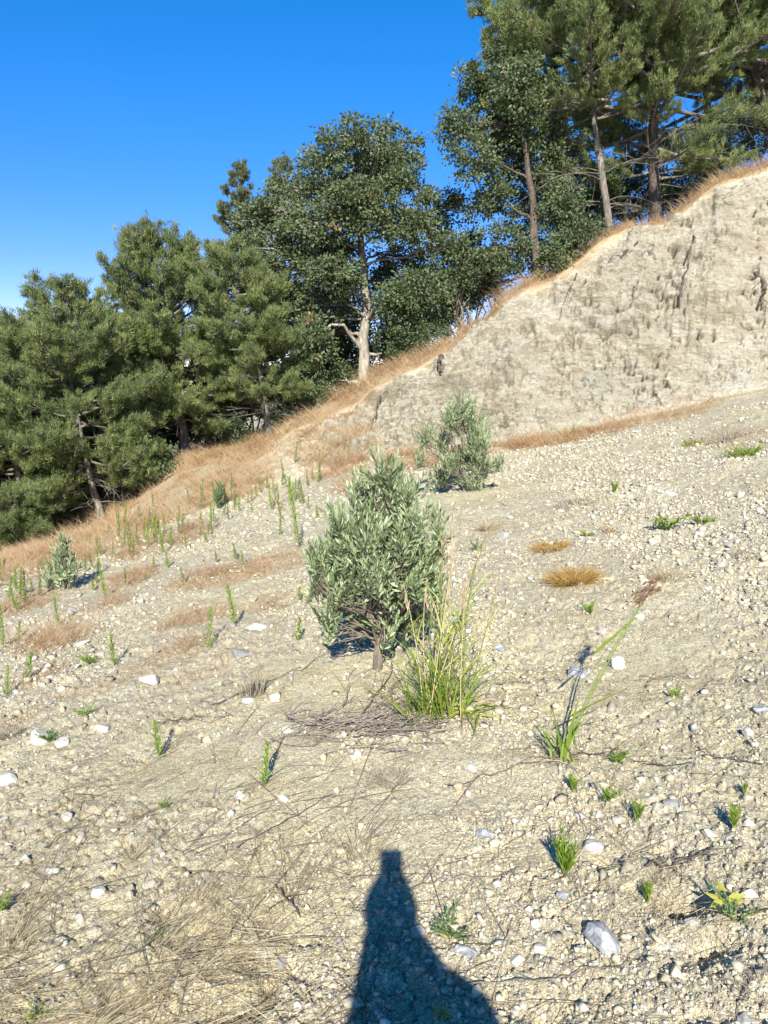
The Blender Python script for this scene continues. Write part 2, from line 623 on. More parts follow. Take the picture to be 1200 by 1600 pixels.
M['pinebark'] = bark_mat('pine_bark', (.040, .030, .024), (.105, .082, .065), (.20, .165, .135))
M['greybark'] = bark_mat('pale_bark', (.075, .064, .05), (.20, .175, .145), (.36, .325, .27))
M['oakbark'] = bark_mat('mottled_pale_bark', (.12, .10, .075), (.36, .32, .255), (.56, .52, .44), .7)
M['twig'] = bark_mat('dead_wood', (.05, .036, .026), (.125, .095, .07), (.21, .17, .13), 1.5)
M['olivebark'] = bark_mat('olive_bark', (.10, .08, .06), (.22, .18, .14), (.33, .28, .22), 2.)
M['gravel'] = stone_mat('gravel_stones', [(0, (.17, .165, .145)), (.25, (.38, .335, .235)), (.75, (.56, .495, .34)), (.93, (.55, .52, .42)), (1, (.61, .60, .54))])
M['white_rock'] = stone_mat('pale_rock', [(0, (.40, .37, .31)), (1, (.55, .53, .47))])
M['grey_rock'] = stone_mat('grey_rock', [(0, (.24, .24, .22)), (1, (.38, .37, .34))])
M['marble'] = stone_mat('streaked_rock', [(0, (.17, .18, .19)), (1, (.25, .26, .27))], vein=(.52, .51, .48))
M['buff_rock'] = stone_mat('buff_rock', [(0, (.42, .33, .22)), (1, (.50, .42, .30))])

# ------------------------------------------------------------------ world, sun, camera
AS = ray(611, 1328)                      # the camera's own shadow: straight away from the sun
AS = AS / np.linalg.norm(AS)
SUN_EL = math.asin(-AS[2])
SUN_AZ = math.atan2(-AS[0], -AS[1])
w = bpy.data.worlds.new('World')
SC.world = w
w.use_nodes = True
wn = w.node_tree
sky = wn.nodes.new('ShaderNodeTexSky')
sky.sky_type = 'NISHITA'
sky.sun_disc = False
sky.sun_elevation = SUN_EL
sky.sun_rotation = SUN_AZ
sky.altitude = 2500
sky.air_density = 1.0
sky.dust_density = .2
sky.ozone_density = 1.8
bg = wn.nodes['Background']
bg.inputs['Strength'].default_value = .115
hs = wn.nodes.new('ShaderNodeHueSaturation')
hs.inputs['Saturation'].default_value = 1.40
wn.links.new(sky.outputs[0], hs.inputs['Color'])
tcw = wn.nodes.new('ShaderNodeTexCoord')
sx = wn.nodes.new('ShaderNodeSeparateXYZ')
wn.links.new(tcw.outputs['Generated'], sx.inputs[0])
tint = ramp(wn, sx.outputs[2], [(.0, (.82, .66, .74)), (.14, (.80, .65, .86)), (.30, (.80, .84, 1.)), (.52, (.55, 1.06, 1.08))])
wn.links.new(mixc(wn, 1., hs.outputs[0], tint, 'MULTIPLY'), bg.inputs[0])
sl = bpy.data.lights.new('sun', 'SUN')
sl.energy = 5.0
sl.angle = math.radians(.53)
sl.color = (1, .945, .835)
so = bpy.data.objects.new('sun', sl)
COL.objects.link(so)
so.rotation_euler = Vector(AS).to_track_quat('-Z', 'Y').to_euler()
so.location = (0, -20, 20)
cd = bpy.data.cameras.new('camera')
cd.sensor_fit = 'VERTICAL'
cd.sensor_height = 24
cd.lens = 24 * F / 1600
cd.clip_start = .05
cd.clip_end = 3000
cam = bpy.data.objects.new('camera', cd)
COL.objects.link(cam)
cam.location = (0, 0, CAMH)
cam.rotation_euler = (math.pi / 2 - PITCH, 0, 0)
SC.camera = cam
SC.view_settings.view_transform = 'Standard'
SC.view_settings.look = 'None'
SC.view_settings.exposure = .95
SC.cycles.max_bounces = 6
SC.cycles.diffuse_bounces = 4
SC.cycles.transmission_bounces = 4
SC.cycles.transparent_max_bounces = 4

# ------------------------------------------------------------------ ground sheet
def build_ground():
    dense = math.radians(31)
    nd = 860
    outer = np.radians(np.concatenate([np.linspace(31.6, 60, 50), np.linspace(61.5, 180, 70)]))
    th = np.concatenate([-outer[::-1], np.linspace(-dense, dense, nd), outer[:-1]])
    nth = len(th)
    r1, z1, r2, z2 = knots(th)
    rows = []
    for t in np.linspace(0, 1, 10, endpoint=False):
        rows.append(.25 + (1.25 - .25) * t + 0 * th)
    for t in np.linspace(0, 1, 620, endpoint=False):
        rows.append(1.25 * (r1 / 1.25) ** t)
    for t in np.linspace(0, 1, 330, endpoint=False):
        rows.append(r1 + (r2 - r1) * t)
    for t in np.linspace(0, 1, 44, endpoint=False):
        rows.append(r2 + 8.2 * t)
    for t in np.linspace(0, 1, 26, endpoint=False):
        rows.append((r2 + 8.2) + (100 - r2 - 8.2) * t ** 1.5)
    for t in np.linspace(0, 1, 10):
        rows.append(100 * 15 ** t + 0 * th)
    Rr = np.array(rows)
    nr = len(Rr)
    TH2 = np.broadcast_to(th, Rr.shape).ravel()
    r = Rr.ravel()
    x, y = r * np.sin(TH2), r * np.cos(TH2)
    z = base_height(TH2, r)
    bm = bank_mask(TH2, r)
    dm = dry_mask(x, y, z, TH2, r)
    z = z + bumps(x, y, TH2, r) * (1 - .3 * bm) + .05 * bm * fbm(np.stack([x, y, z], -1) * 6, 4, 66, .65)
    p = np.stack([x, y, z], -1)
    near = (1 - smooth(13, 20, r)) * (np.abs(TH2) < 1.2)
    # clods and embedded stones: domes with their own random size
    stone = np.zeros(len(x))
    wv = .35 * fbm(p * 6, 2, 77) + .5 * fbm(p * 24, 2, 78) * (1 - smooth(6, 11, r))
    sand = sand_mask(x, y, z)
    gravelly = (.30 + .70 * smooth(-.2, .3, fbm(p * .8, 3, 41))) * (1 - .85 * sand)
    for sc, amp, prob, sd in ((.16, .022, .06, 3), (.070, .013, .17, 4), (.036, .0085, .45, 5), (.019, .0055, .65, 6)):
        f1, rn = worley2(x / sc + wv, y / sc * .9 - wv, sd)
        on = (rn < prob * gravelly)
        size = .30 + .28 * ((rn * 57.3) % 1)
        dome = np.sqrt(np.clip(1 - (f1 / size) ** 2, 0, 1)) * on
        res = 1 - smooth(sc * 130, sc * 330, r)
        a = .8 * amp * (.5 + ((rn * 91.7) % 1)) * dome * near * res * (1 - .8 * bm)
        z = z + a
        stone = np.where((dome > .15) & (sc < .1), .03 + .97 * ((rn * 37.1) % 1), stone)
    cr = np.abs(fbm(p * 7.5, 3, 61))
    z = z - .014 * (1 - smooth(0, .10, cr)) * near * (1 - bm) * (1 - .7 * sand)
    z = z + (.016 * fbm(p * 13, 4, 62, .6) + .012 * np.abs(fbm(p * 34, 2, 63)) * (1 - smooth(4, 8, r))) * near * (1 - bm) * (1 - .6 * sand)
    # small hollows washed out of the near slope
    for hx, hy, hd, hr in ((305, 1455, .09, .07), (270, 1425, .05, .06), (400, 1540, .08, .06), (425, 1500, .07, .05), (345, 1570, .06, .07), (1060, 1405, .07, .07), (1035, 1330, .05, .05),
                           (140, 1270, .05, .05), (1120, 1480, .06, .08), (860, 1560, .05, .07), (950, 1345, .04, .05), (470, 1450, .05, .05), (200, 1560, .06, .06)):
        c = gp(hx, hy)
        e = ((x - c[0]) / hr) ** 2 + ((y - c[1]) / (hr * .7)) ** 2
        z = z - hd * np.exp(-np.minimum(e + 1.2 * fbm(p * 9, 2, 71) * (e < 12), 40)) * (e < 12)
    # erosion of the cut bank, pushed along its outward direction
    tb_ = (r - np.interp(TH2, TT, R1t)) / (np.interp(TH2, TT, R2t) - np.interp(TH2, TT, R1t))
    k = np.nonzero(bm > .001)[0]
    pb = p[k]
    tb = TH2[k]
    along = tb * 15
    q = np.stack([along, pb[:, 2] * 1.0, r[k] * .3], -1)
    big = fbm(q * [.6, .8, 1], 3, 21) * .62 + fbm(q * 1.5, 4, 20) * .42
    rill = -np.abs(fbm(q * [2.6, .55, .6], 3, 22)) * .24
    ledge = -np.abs(fbm(np.stack([along * .55 + pb[:, 2] * .3, pb[:, 2] * 2.3 - along * .42, r[k] * .2], -1), 3, 23, .5)) * .60
    blk = -np.clip(.055 - np.abs(fbm(q * [2.2, 2.8, 2], 4, 24)), 0, 1) * 6.5 * smooth(-.2, .2, fbm(q * .8 + 3, 2, 34))
    mid = fbm(q * 5.2, 5, 25, .65) * .20 - np.clip(.07 - np.abs(fbm(q * [4.4, 5.2, 4] + 9, 3, 33)), 0, 1) * 3.2 * smooth(-.15, .2, fbm(q * 1.1 + 7, 2, 35))
    fine = -np.abs(fbm(q * 15, 3, 26, .6)) * .17
    pit = -np.clip(fbm(q * [2.6, 3.4, 3], 3, 28) - .42, 0, 1) * 1.0
    bed = -.28 * np.exp(-((pb[:, 2] - (1.55 + .13 * along + .25 * fbm(q * .8, 2, 29))) / .10) ** 2) * smooth(-.1, .25, fbm(q * .9, 2, 30))
    dsp = (big + rill + ledge + blk + mid + fine + pit + bed + .22) * bm[k] * (.18 + .82 * smooth(.0, .24, tb_[k]))
    out_ = np.stack([-np.sin(tb) * .80, -np.cos(tb) * .80, .55 + 0 * tb], -1)
    x[k] += out_[:, 0] * dsp
    y[k] += out_[:, 1] * dsp
    z[k] += out_[:, 2] * dsp
    V = np.stack([x, y, z], -1)
    i = np.arange(nr - 1)[:, None] * nth
    j = np.arange(nth)
    jn = (j + 1) % nth
    Q = np.stack([i + j, i + nth + j, i + nth + jn, i + jn], -1).reshape(-1, 4)
    Q = Q[:, ::-1]
    V = np.concatenate([V, [[0, 0, height(0., 0.)]]])
    c = len(V) - 1
    cap = np.stack([j[::2], jn[::2], np.roll(j[::2], -1), 0 * j[::2] + c], -1)
    if nth % 2:
        cap[-1, 1] = cap[-1, 0]
    Q = np.concatenate([Q, cap[cap[:, 0] != cap[:, 1]]])
    z0 = [0.]
    me = new_mesh('ground', V, Q, 4, M['ground'], dict(bank=np.append(bm, z0), dry=np.append(dm, z0), stone=np.append(stone, z0)))
    o = link('ground', me)
    o['kind'] = 'structure'
    tag(o, 'pale sandy stony hillside with an eroded cut bank', 'ground')
    return o


GROUND = build_ground()
bpy.context.view_layer.update()


def drop(x, y):
    """height of the finished ground sheet under x, y (arrays)"""
    x, y = np.atleast_1d(x), np.atleast_1d(y)
    out = np.empty(len(x))
    rc = GROUND.ray_cast
    dn = Vector((0, 0, -1))
    for i in range(len(x)):
        h = rc(Vector((x[i], y[i], 30.)), dn)
        out[i] = h[1][2] if h[0] else 0
    return out


def hit(px, py):
    """finished ground seen at a photo pixel"""
    r = ray(px, py)
    h = GROUND.ray_cast(Vector((0, 0, CAMH)), Vector(r).normalized())
    return np.array(h[1]), np.array(h[2])

# ------------------------------------------------------------------ trees
def depth_pt(px, d):
    """ground point in photo column px at depth d"""
    r = ray(px, 700)
    x = r[0] / r[1] * d
    return np.array([x, d, float(height(x, d))])


def add_part(name, VF, m, parent, origin, nper=4, rnd=None):
    V, Fc = VF
    me = new_mesh(name, V - origin, Fc, nper, m, None if rnd is None else dict(rnd=rnd))
    return link(name, me, parent)


def pine(label, base_px, d, top, cb, rad, seed, mid=None, nbr=62, dead=8, tr=.11, nmat='pine', dens=1., low=.8, needle=.10, wind=0.):
    g = np.random.default_rng(seed)
    b = depth_pt(base_px, d)
    t = at(top[0], top[1], d + g.uniform(-.3, .3))
    hgt = t[2] - b[2]
    m = (b + t) / 2 if mid is None else at(mid[0], mid[1], d)
    root = thing('pine_tree', label, 'tree', b, 'pine trees behind the slope')
    k = np.linspace(0, 1, 16)[:, None]
    if mid is None:
        axis = b * (1 - k) + t * k
    else:
        s = (m[2] - b[2]) / hgt
        c = (m - b * (1 - s) ** 2 - t * s ** 2) / (2 * s * (1 - s))
        axis = b * (1 - k) ** 2 + c * 2 * k * (1 - k) + t * k ** 2
    axis[1:-1, :2] += g.normal(size=(14, 2)) * .012 * hgt / 6
    axis[0, 2] -= .15
    R = tr * (1 - .93 * k[:, 0]) ** .9
    R[0] *= 1.35
    add_part('trunk', tube(axis, R, 9, .05, seed), M['pinebark'] if tr > .13 else M['greybark'], root, b)
    brs, P, D, S = [], [], [], []

    def on_axis(f):
        return np.array([np.interp(f, k[:, 0], axis[:, i]) for i in range(3)])
    for i in range(nbr):
        f = cb + (1 - cb) * ((i + g.random()) / nbr) ** .95 * .985
        u = (f - cb) / (1 - cb)
        prof = min(1, low + 1.6 * u) * (1 - u ** 2.4) ** .75 + .07
        L = rad * prof * g.uniform(.80, 1.15)
        az = i * 2.39996 + g.uniform(-.5, .5)
        el = math.radians(-4 + 48 * u ** 1.3 + g.uniform(-22, 22))
        dr = np.array([math.cos(az) * math.cos(el), math.sin(az) * math.cos(el), math.sin(el)])
        a = on_axis(f)
        e = a + dr * L + np.array([0, 0, .10 * L])
        pts = curve_pts(a, e, np.array([0, 0, -.07 * L]) + g.normal(size=3) * .04 * L, 7)
        parts = [tube(pts, np.linspace(.012 + .014 * L * tr / .11, .006, 7), 5)]
        n2 = max(5, int(L * 13 * dens))
        for j in range(n2):
            q = .28 + .72 * (j + g.random()) / n2
            o = np.array([np.interp(q, np.linspace(0, 1, 7), pts[:, c_]) for c_ in range(3)])
            side = 1 if j % 2 else -1
            lat = unit(np.cross(dr, [0, 0, 1.]))
            sd = unit(dr * g.uniform(.45, 1.0) + lat * side * g.uniform(.3, 1.0) + np.array([0, 0, g.uniform(-.55, .95)]))
            l2 = (.20 + .42 * L * (1.05 - q)) * g.uniform(.5, 1.05)
            e2 = o + sd * l2 + np.array([0, 0, .16 * l2])
            p2 = curve_pts(o, e2, np.array([0, 0, -.06 * l2]), 4)
            parts.append(tube(p2, np.linspace(.009, .004, 4), 3))
            nt_ = max(3, int(l2 / .064))
            for s_ in range(nt_):
                w_ = .30 + .70 * (s_ + .6) / nt_
                P.append(o + (e2 - o) * w_ + g.normal(size=3) * .03)
                D.append(sd * .8 + np.array([0, 0, .85]) + g.normal(size=3) * .22)
                S.append(g.uniform(.75, 1.15))
        P.append(e); D.append(dr + [0, 0, 1.]); S.append(1.1)
        V, Fc = merge(parts)
        add_part('branch', (V, Fc), M['greybark'], root, b)
    for i in range(dead):
        f = g.uniform(.06, cb + .12)
        az = g.uniform(0, TAU)
        dr = np.array([math.cos(az), math.sin(az), g.uniform(-.25, .2)])
        L = rad * g.uniform(.35, .9)
        a = on_axis(f)
        pts = curve_pts(a, a + dr * L, np.array([0, 0, .08 * L]) + g.normal(size=3) * .05, 6)
        parts = [tube(pts, np.linspace(.014, .004, 6), 4)]
        for j in range(9):
            q = g.uniform(.25, .98)
            o = pts[0] * (1 - q) + pts[-1] * q + np.array([0, 0, .32 * L * q * (1 - q)])
            e2 = o + (dr * g.uniform(.2, 1) + g.normal(size=3) * .6) * L * .28
            parts.append(tube(np.stack([o, (o + e2) / 2 + g.normal(size=3) * .02, e2]), [.006, .004, .002], 3))
        add_part('dead_branch', merge(parts), M['greybark'], root, b)
    # leader
    for s_ in range(14):
        P.append(on_axis(1 - .018 * s_) + g.normal(size=3) * .03)
        D.append(np.array([0, 0, 1.]) + g.normal(size=3) * .3); S.append(1.)
    P, D, S = np.array(P), unit(np.array(D)), np.array(S)
    nn = 26
    n = len(P)
    dd = np.repeat(D, nn, 0) + g.normal(size=(n * nn, 3)) * .43
    pp = np.repeat(P, nn, 0) + g.normal(size=(n * nn, 3)) * .03
    LL = needle * np.repeat(S, nn) * g.uniform(.7, 1.15, n * nn)
    dd = unit(dd)
    sd = unit(np.cross(dd, g.normal(size=dd.shape)))
    wd = .0070 * d / 17
    V = np.stack([pp - sd * wd, pp + sd * wd, pp + dd * LL[:, None]], 1).reshape(-1, 3)
    T = np.arange(len(V)).reshape(-1, 3)
    tone = np.clip(np.repeat(.5 + .22 * g.normal(size=n), nn) + g.normal(size=n * nn) * .10, 0, 1)
    add_part('crown', (V, T), M[nmat], root, b, 3, np.repeat(tone, 3))
    return root


def broadleaf(name, label, cat, base_px, d, clumps, seed, group=None, trunk=None, tr=.14, m='oak', bark='oakbark', jit=1.0, nsub=36,
              nleaf=66, leaf=(.090, .056), sub=.165, lift=.0, base=None):
    """tree or shrub: clumps are (px, py, rx, ry[, extra depth]) in the photo at the tree's depth"""
    g = np.random.default_rng(seed)
    b = depth_pt(base_px, d) if base is None else base
    root = thing(name, label, cat, b, group)
    px2m = d / F
    if trunk:
        pts = [b - [0, 0, .15]] + [at(x, y, d + g.uniform(-.15, .15)) for x, y in trunk]
        pts = np.array(pts)
        tt = np.linspace(0, 1, len(pts))
        fine_t = np.linspace(0, 1, 18)
        ax = np.stack([np.interp(fine_t, tt, pts[:, i]) for i in range(3)], 1)
        ax[1:-1] = (ax[:-2] + ax[1:-1] * 2 + ax[2:]) / 4
        ax[1:-1, :2] += g.normal(size=(16, 2)) * .02
        rad = tr * (1 - .92 * fine_t ** .9)
        rad[0] *= 1.3
        add_part('trunk', tube(ax, rad, 10, .06, seed), M[bark], root, b)
    LV = []
    for ci, cl in enumerate(clumps):
        cx, cy, rx, ry = cl[:4]
        dz = cl[4] if len(cl) > 4 else g.uniform(-jit, jit)
        c = at(cx, cy, d + dz)
        rad3 = np.array([rx * px2m, max(.6 * rx, .6 * ry) * px2m * 1.2, ry * px2m])
        if trunk:
            below = ax[:, 2] < c[2] - .25 * abs(c[0] - b[0]) * .6
            idx = np.nonzero(below)[0]
            k = idx[-1] if len(idx) else 1
            a = ax[max(1, min(k, 16))]
            r0 = max(.012, rad[max(1, min(k, 16))] * .42)
        else:
            a = b + [g.normal() * .08, g.normal() * .08, -.04]
            r0 = tr * .5
        L = np.linalg.norm(c - a)
        pts = curve_pts(a, c, g.normal(size=3) * .09 * L + np.array([0, 0, .04 * L]), 8)
        pts[1:-1] += g.normal(size=(6, 3)) * .025 * L
        parts = [tube(pts, np.linspace(r0, .012, 8), 6)]
        ns = max(5, int(1.2 * nsub * (rx * ry / 1600) ** .75 * (d / 19) ** 1.5 + 3))
        u = unit(g.normal(size=(ns, 3))) * (g.random(ns) ** .42)[:, None]
        cen = c + u * rad3 * 1.12
        for q in range(ns):
            s = pts[g.integers(4, 8)]
            mid = (s + cen[q]) / 2 + g.normal(size=3) * .06
            parts.append(tube(np.stack([s, mid, cen[q]]), [.011, .008, .003], 3))
        add_part('branch', merge(parts), M[bark], root, b)
        n = ns * nleaf
        rr = sub * g.uniform(.55, 1.25, ns)
        off = g.normal(size=(n, 3)) * np.repeat(rr, nleaf)[:, None] * [.62, .62, .42]
        P = np.repeat(cen, nleaf, 0) + off
        D = off + g.normal(size=(n, 3)) * .12 + np.repeat(u, nleaf, 0) * .12 + [0, 0, lift]
        v, t, _ = leaves(P, D, leaf[0] * g.uniform(.45, 1.25, n), leaf[1] * g.uniform(.7, 1.15, n), .22, g)
        tone = np.clip(np.repeat(np.repeat(.5 + .22 * g.normal(size=ns), nleaf) + .09 * g.normal(size=n), 4), 0, 1)
        LV.append((v, t, tone))
    V, T, Rn = join3(LV)
    add_part('crown', (V, T), M[m], root, b, 3, Rn)
    return root


pine('bushy pine with its grey trunk at the edge of the brown dry grass', 153, 16.0, (100, 462), .17, 1.75, 1, mid=(120, 650), tr=.085, dead=12, nbr=75)
pine('dense low pine at the edge of the view, beside the bushiest pine', 18, 16.4, (22, 520), .06, 1.75, 2, nbr=81, tr=.10)
pine('pine cut by the edge of the view, darkest of the pines', -95, 16.6, (-70, 560), .05, 1.9, 3, nbr=72, tr=.10)
pine('broad rounded pine with a short thick visible trunk above rusty grass', 290, 18.2, (248, 378), .20, 1.95, 4, tr=.125, nbr=81, dead=14)
pine('slim pine leaning on a curved grey trunk next to the dark thicket', 422, 17.4, (345, 396), .26, 1.35, 5, mid=(388, 520), tr=.085, dead=22, nbr=62, low=.7)
pine('mid height pine filling the gap between two rounded pines', 190, 20.0, (175, 495), .04, 1.9, 6, nbr=70, tr=.1)
pine('far pine in the gap behind the dense low pine', 70, 20.5, (60, 530), .03, 2.0, 7, nbr=67, tr=.1)
pine('taller of two far slim pines whose tips poke above the oak', 378, 25.5, (374, 262), .12, 1.25, 8, nbr=72, tr=.10, nmat='pine2', low=.9)
pine('smaller far slim pine tip close against the oak crown', 444, 27.0, (444, 246), .10, 1.2, 9, nbr=70, tr=.10, nmat='pine2', low=.9)
pine('tall pine with a dark bare trunk nearest the leafy oak on the crest', 940, 18.9, (905, -90), .40, 2.4, 10, tr=.10, dens=.75, nbr=44, mid=(928, 180), dead=18)
pine('thickest tall pine standing on the bank crest, trunk rough and grey', 1004, 19.2, (1012, -190), .16, 3.1, 12, low=.45, dens=.75, tr=.15, nbr=56, dead=26)
pine('tall leaning pine at the top of the slope by the frame edge', 1196, 20.4, (1130, -220), .30, 2.6, 13, dens=.7, tr=.14, mid=(1172, 90), nbr=72, dead=16)
pine('tall pine between the thick trunk and the leaning pine, set farther back', 1092, 21.8, (1085, -190), .30, 2.6, 14, dens=.7, tr=.13, nbr=72)
pine('far tall pine behind the dark bare trunk', 872, 21.8, (850, -110), .48, 2.2, 15, tr=.14, nbr=56, dead=16)

OAK = [(565, 335, 36, 22, -1.0), (535, 440, 26, 18, -.6), (515, 425, 38, 24, -.9), (640, 352, 34, 22, -.9), (575, 300, 40, 20, -.9), (560, 222, 55, 28), (612, 232, 42, 32), (512, 250, 36, 24), (575, 285, 62, 28), (640, 290, 32, 26), (500, 300, 35, 22), (440, 328, 55, 30),
       (398, 345, 32, 26), (505, 345, 52, 28), (590, 340, 55, 30), (660, 345, 42, 30), (708, 318, 30, 14), (425, 390, 50, 30), (490, 405, 40, 26),
       (640, 402, 45, 24), (700, 385, 26, 16), (452, 465, 42, 32), (505, 468, 42, 32), (527, 520, 30, 30, .9), (622, 470, 36, 28), (618, 540, 26, 26, .8),
       (482, 530, 42, 36), (655, 452, 40, 26), (604, 586, 18, 12, .3), (536, 585, 18, 18, .8), (450, 292, 30, 22), (545, 385, 40, 24, .3), (608, 432, 34, 24, .7), (535, 440, 36, 24, .7), (470, 365, 40, 26), (600, 255, 46, 24), (560, 320, 50, 26)]
broadleaf('oak_tree', 'large oak with a pale mottled trunk rising from the bank crest', 'tree', 570, 18.6, OAK, 21,
          'leafy trees on the crest', trunk=[(568, 560), (571, 480), (566, 400), (562, 330), (590, 260), (592, 215)], tr=.165, nsub=36, jit=1.2)
H = [(742, 130, 26, 30), (785, 105, 30, 34), (722, 200, 32, 26), (765, 190, 40, 40), (825, 175, 34, 45), (738, 248, 38, 26), (800, 262, 40, 40),
     (760, 318, 32, 32), (822, 335, 36, 36), (855, 255, 30, 38), (785, 385, 34, 28), (880, 325, 30, 40), (830, 405, 30, 20), (765, 440, 34, 26), (850, 300, 36, 36), (870, 215, 34, 40), (800, 215, 40, 36), (900, 370, 34, 30), (870, 405, 30, 22), (810, 130, 30, 40)]
broadleaf('oak_tree', 'leafy oak with a dark trunk beside the tall pines on the crest', 'tree', 834, 18.3, H, 22, 'leafy trees on the crest',
          trunk=[(832, 340), (825, 250), (800, 160), (785, 90)], tr=.12, bark='twig', nsub=32, jit=1.0)
SH = [('rounded evergreen shrub between the bushy pine and rusty grass', 212, 16.6, [(212, 690, 34, 26), (190, 720, 34, 28), (235, 722, 32, 28), (212, 750, 36, 24)]),
      ('low evergreen shrub beneath the slim leaning pine', 352, 18.2, [(330, 690, 32, 22), (372, 682, 34, 26), (352, 660, 30, 22)]),
      ('dark dense shrub at the foot of the oak, beside its pale trunk', 470, 17.6, [(440, 640, 32, 34), (478, 625, 32, 34), (455, 600, 34, 28), (500, 610, 26, 30)]),
      ('evergreen thicket filling the shade behind the oak trunk', 525, 20.2, [(520, 590, 40, 36), (540, 540, 44, 36), (570, 580, 40, 30), (500, 550, 40, 30)]),
      ('dark evergreen shrub on the crest uphill of the oak trunk', 640, 18.4, [(634, 545, 30, 30), (665, 515, 36, 30), (640, 490, 40, 34), (625, 500, 24, 30, .3)]),
      ('rounded shrub on the crest between the two oaks', 700, 18.6, [(690, 480, 34, 30), (720, 460, 34, 34), (705, 430, 34, 26), (660, 440, 30, 26)]),
      ('sparse shrub under the leafy oak on the crest', 765, 19.2, [(755, 420, 32, 26), (790, 410, 30, 26), (742, 445, 26, 20)]),
      ('dense low bush closing the gap downhill of the leafy oak trunk', 722, 19.4, [(705, 425, 34, 26), (735, 398, 32, 28), (690, 455, 32, 26), (755, 432, 30, 24), (715, 470, 30, 22), (722, 375, 24, 20)]),
      ('dark bush just behind the thickest pine trunk', 985, 20.6, [(960, 335, 36, 30), (1000, 315, 36, 32), (940, 320, 30, 34), (1030, 300, 34, 32), (980, 280, 36, 30)]),
      ('dark undergrowth beneath the leaning pine at the frame edge', 1150, 21.4, [(1120, 240, 36, 30), (1160, 215, 36, 32), (1200, 190, 36, 32), (1090, 235, 34, 34)]),
      ('tall dark bush rising between the leafy oak and the bare pine trunk', 905, 20.6, [(890, 300, 32, 36), (915, 340, 34, 34), (880, 250, 30, 34), (920, 270, 30, 34)]),
      ('dark bush behind the bare trunk of the tall pine', 885, 20.0, [(870, 390, 34, 26), (905, 372, 34, 28), (885, 350, 28, 26)]),
      ('low dark bush high on the crest among the tall pines', 1080, 20.4, [(1050, 310, 34, 22), (1085, 285, 38, 26), (1120, 262, 32, 22)]),
      ('tall leafy bush behind the slim leaning pine', 400, 19.6, [(400, 560, 44, 44), (380, 610, 40, 40), (425, 500, 40, 36), (350, 640, 36, 34), (420, 440, 34, 30)]),
      ('shaded bush behind the short thick pine trunk', 320, 20.6, [(330, 610, 46, 44), (270, 640, 42, 38), (300, 680, 50, 28)]),
      ('low spreading bush under the pine at the edge of the view', 70, 17.2, [(50, 800, 44, 30), (95, 775, 40, 34), (15, 820, 36, 28), (130, 760, 30, 26)]),
      ('small dark bush on the brown grass downhill of the rounded shrub', 252, 16.2, [(248, 762, 16, 10), (262, 758, 14, 9)]),
      ('broad dark thicket far behind the oak', 540, 23.0, [(480, 500, 60, 46), (560, 470, 60, 46), (620, 520, 56, 44), (530, 560, 70, 40), (660, 480, 40, 34)])]
for k, (lb, bx, d, cl) in enumerate(SH):
    broadleaf('evergreen_shrub', lb, 'shrub', bx, d, cl, 40 + k, 'evergreen shrubs under the trees', tr=.05, m='shrub', bark='twig', jit=.45,
              nsub=34, nleaf=62, leaf=(.078, .046), sub=.175)
# half-bare grey shrub on the crest between the oaks
broadleaf('bare_shrub', 'half bare grey shrub with arching branches on the crest', 'shrub', 735, 18.2,
          [(700, 415, 36, 18), (740, 400, 34, 20), (690, 445, 30, 16), (725, 435, 30, 18)], 70, None, tr=.06, m='oak', bark='greybark', jit=.6, nsub=30, nleaf=10, leaf=(.07, .04), sub=.2)
# ------------------------------------------------------------------ plants and loose things on the ground
def px_h(p, dpx):
    """metres for dpx photo pixels at point p"""
    return dpx * (p[1] * CP - (p[2] - CAMH) * SP) / F


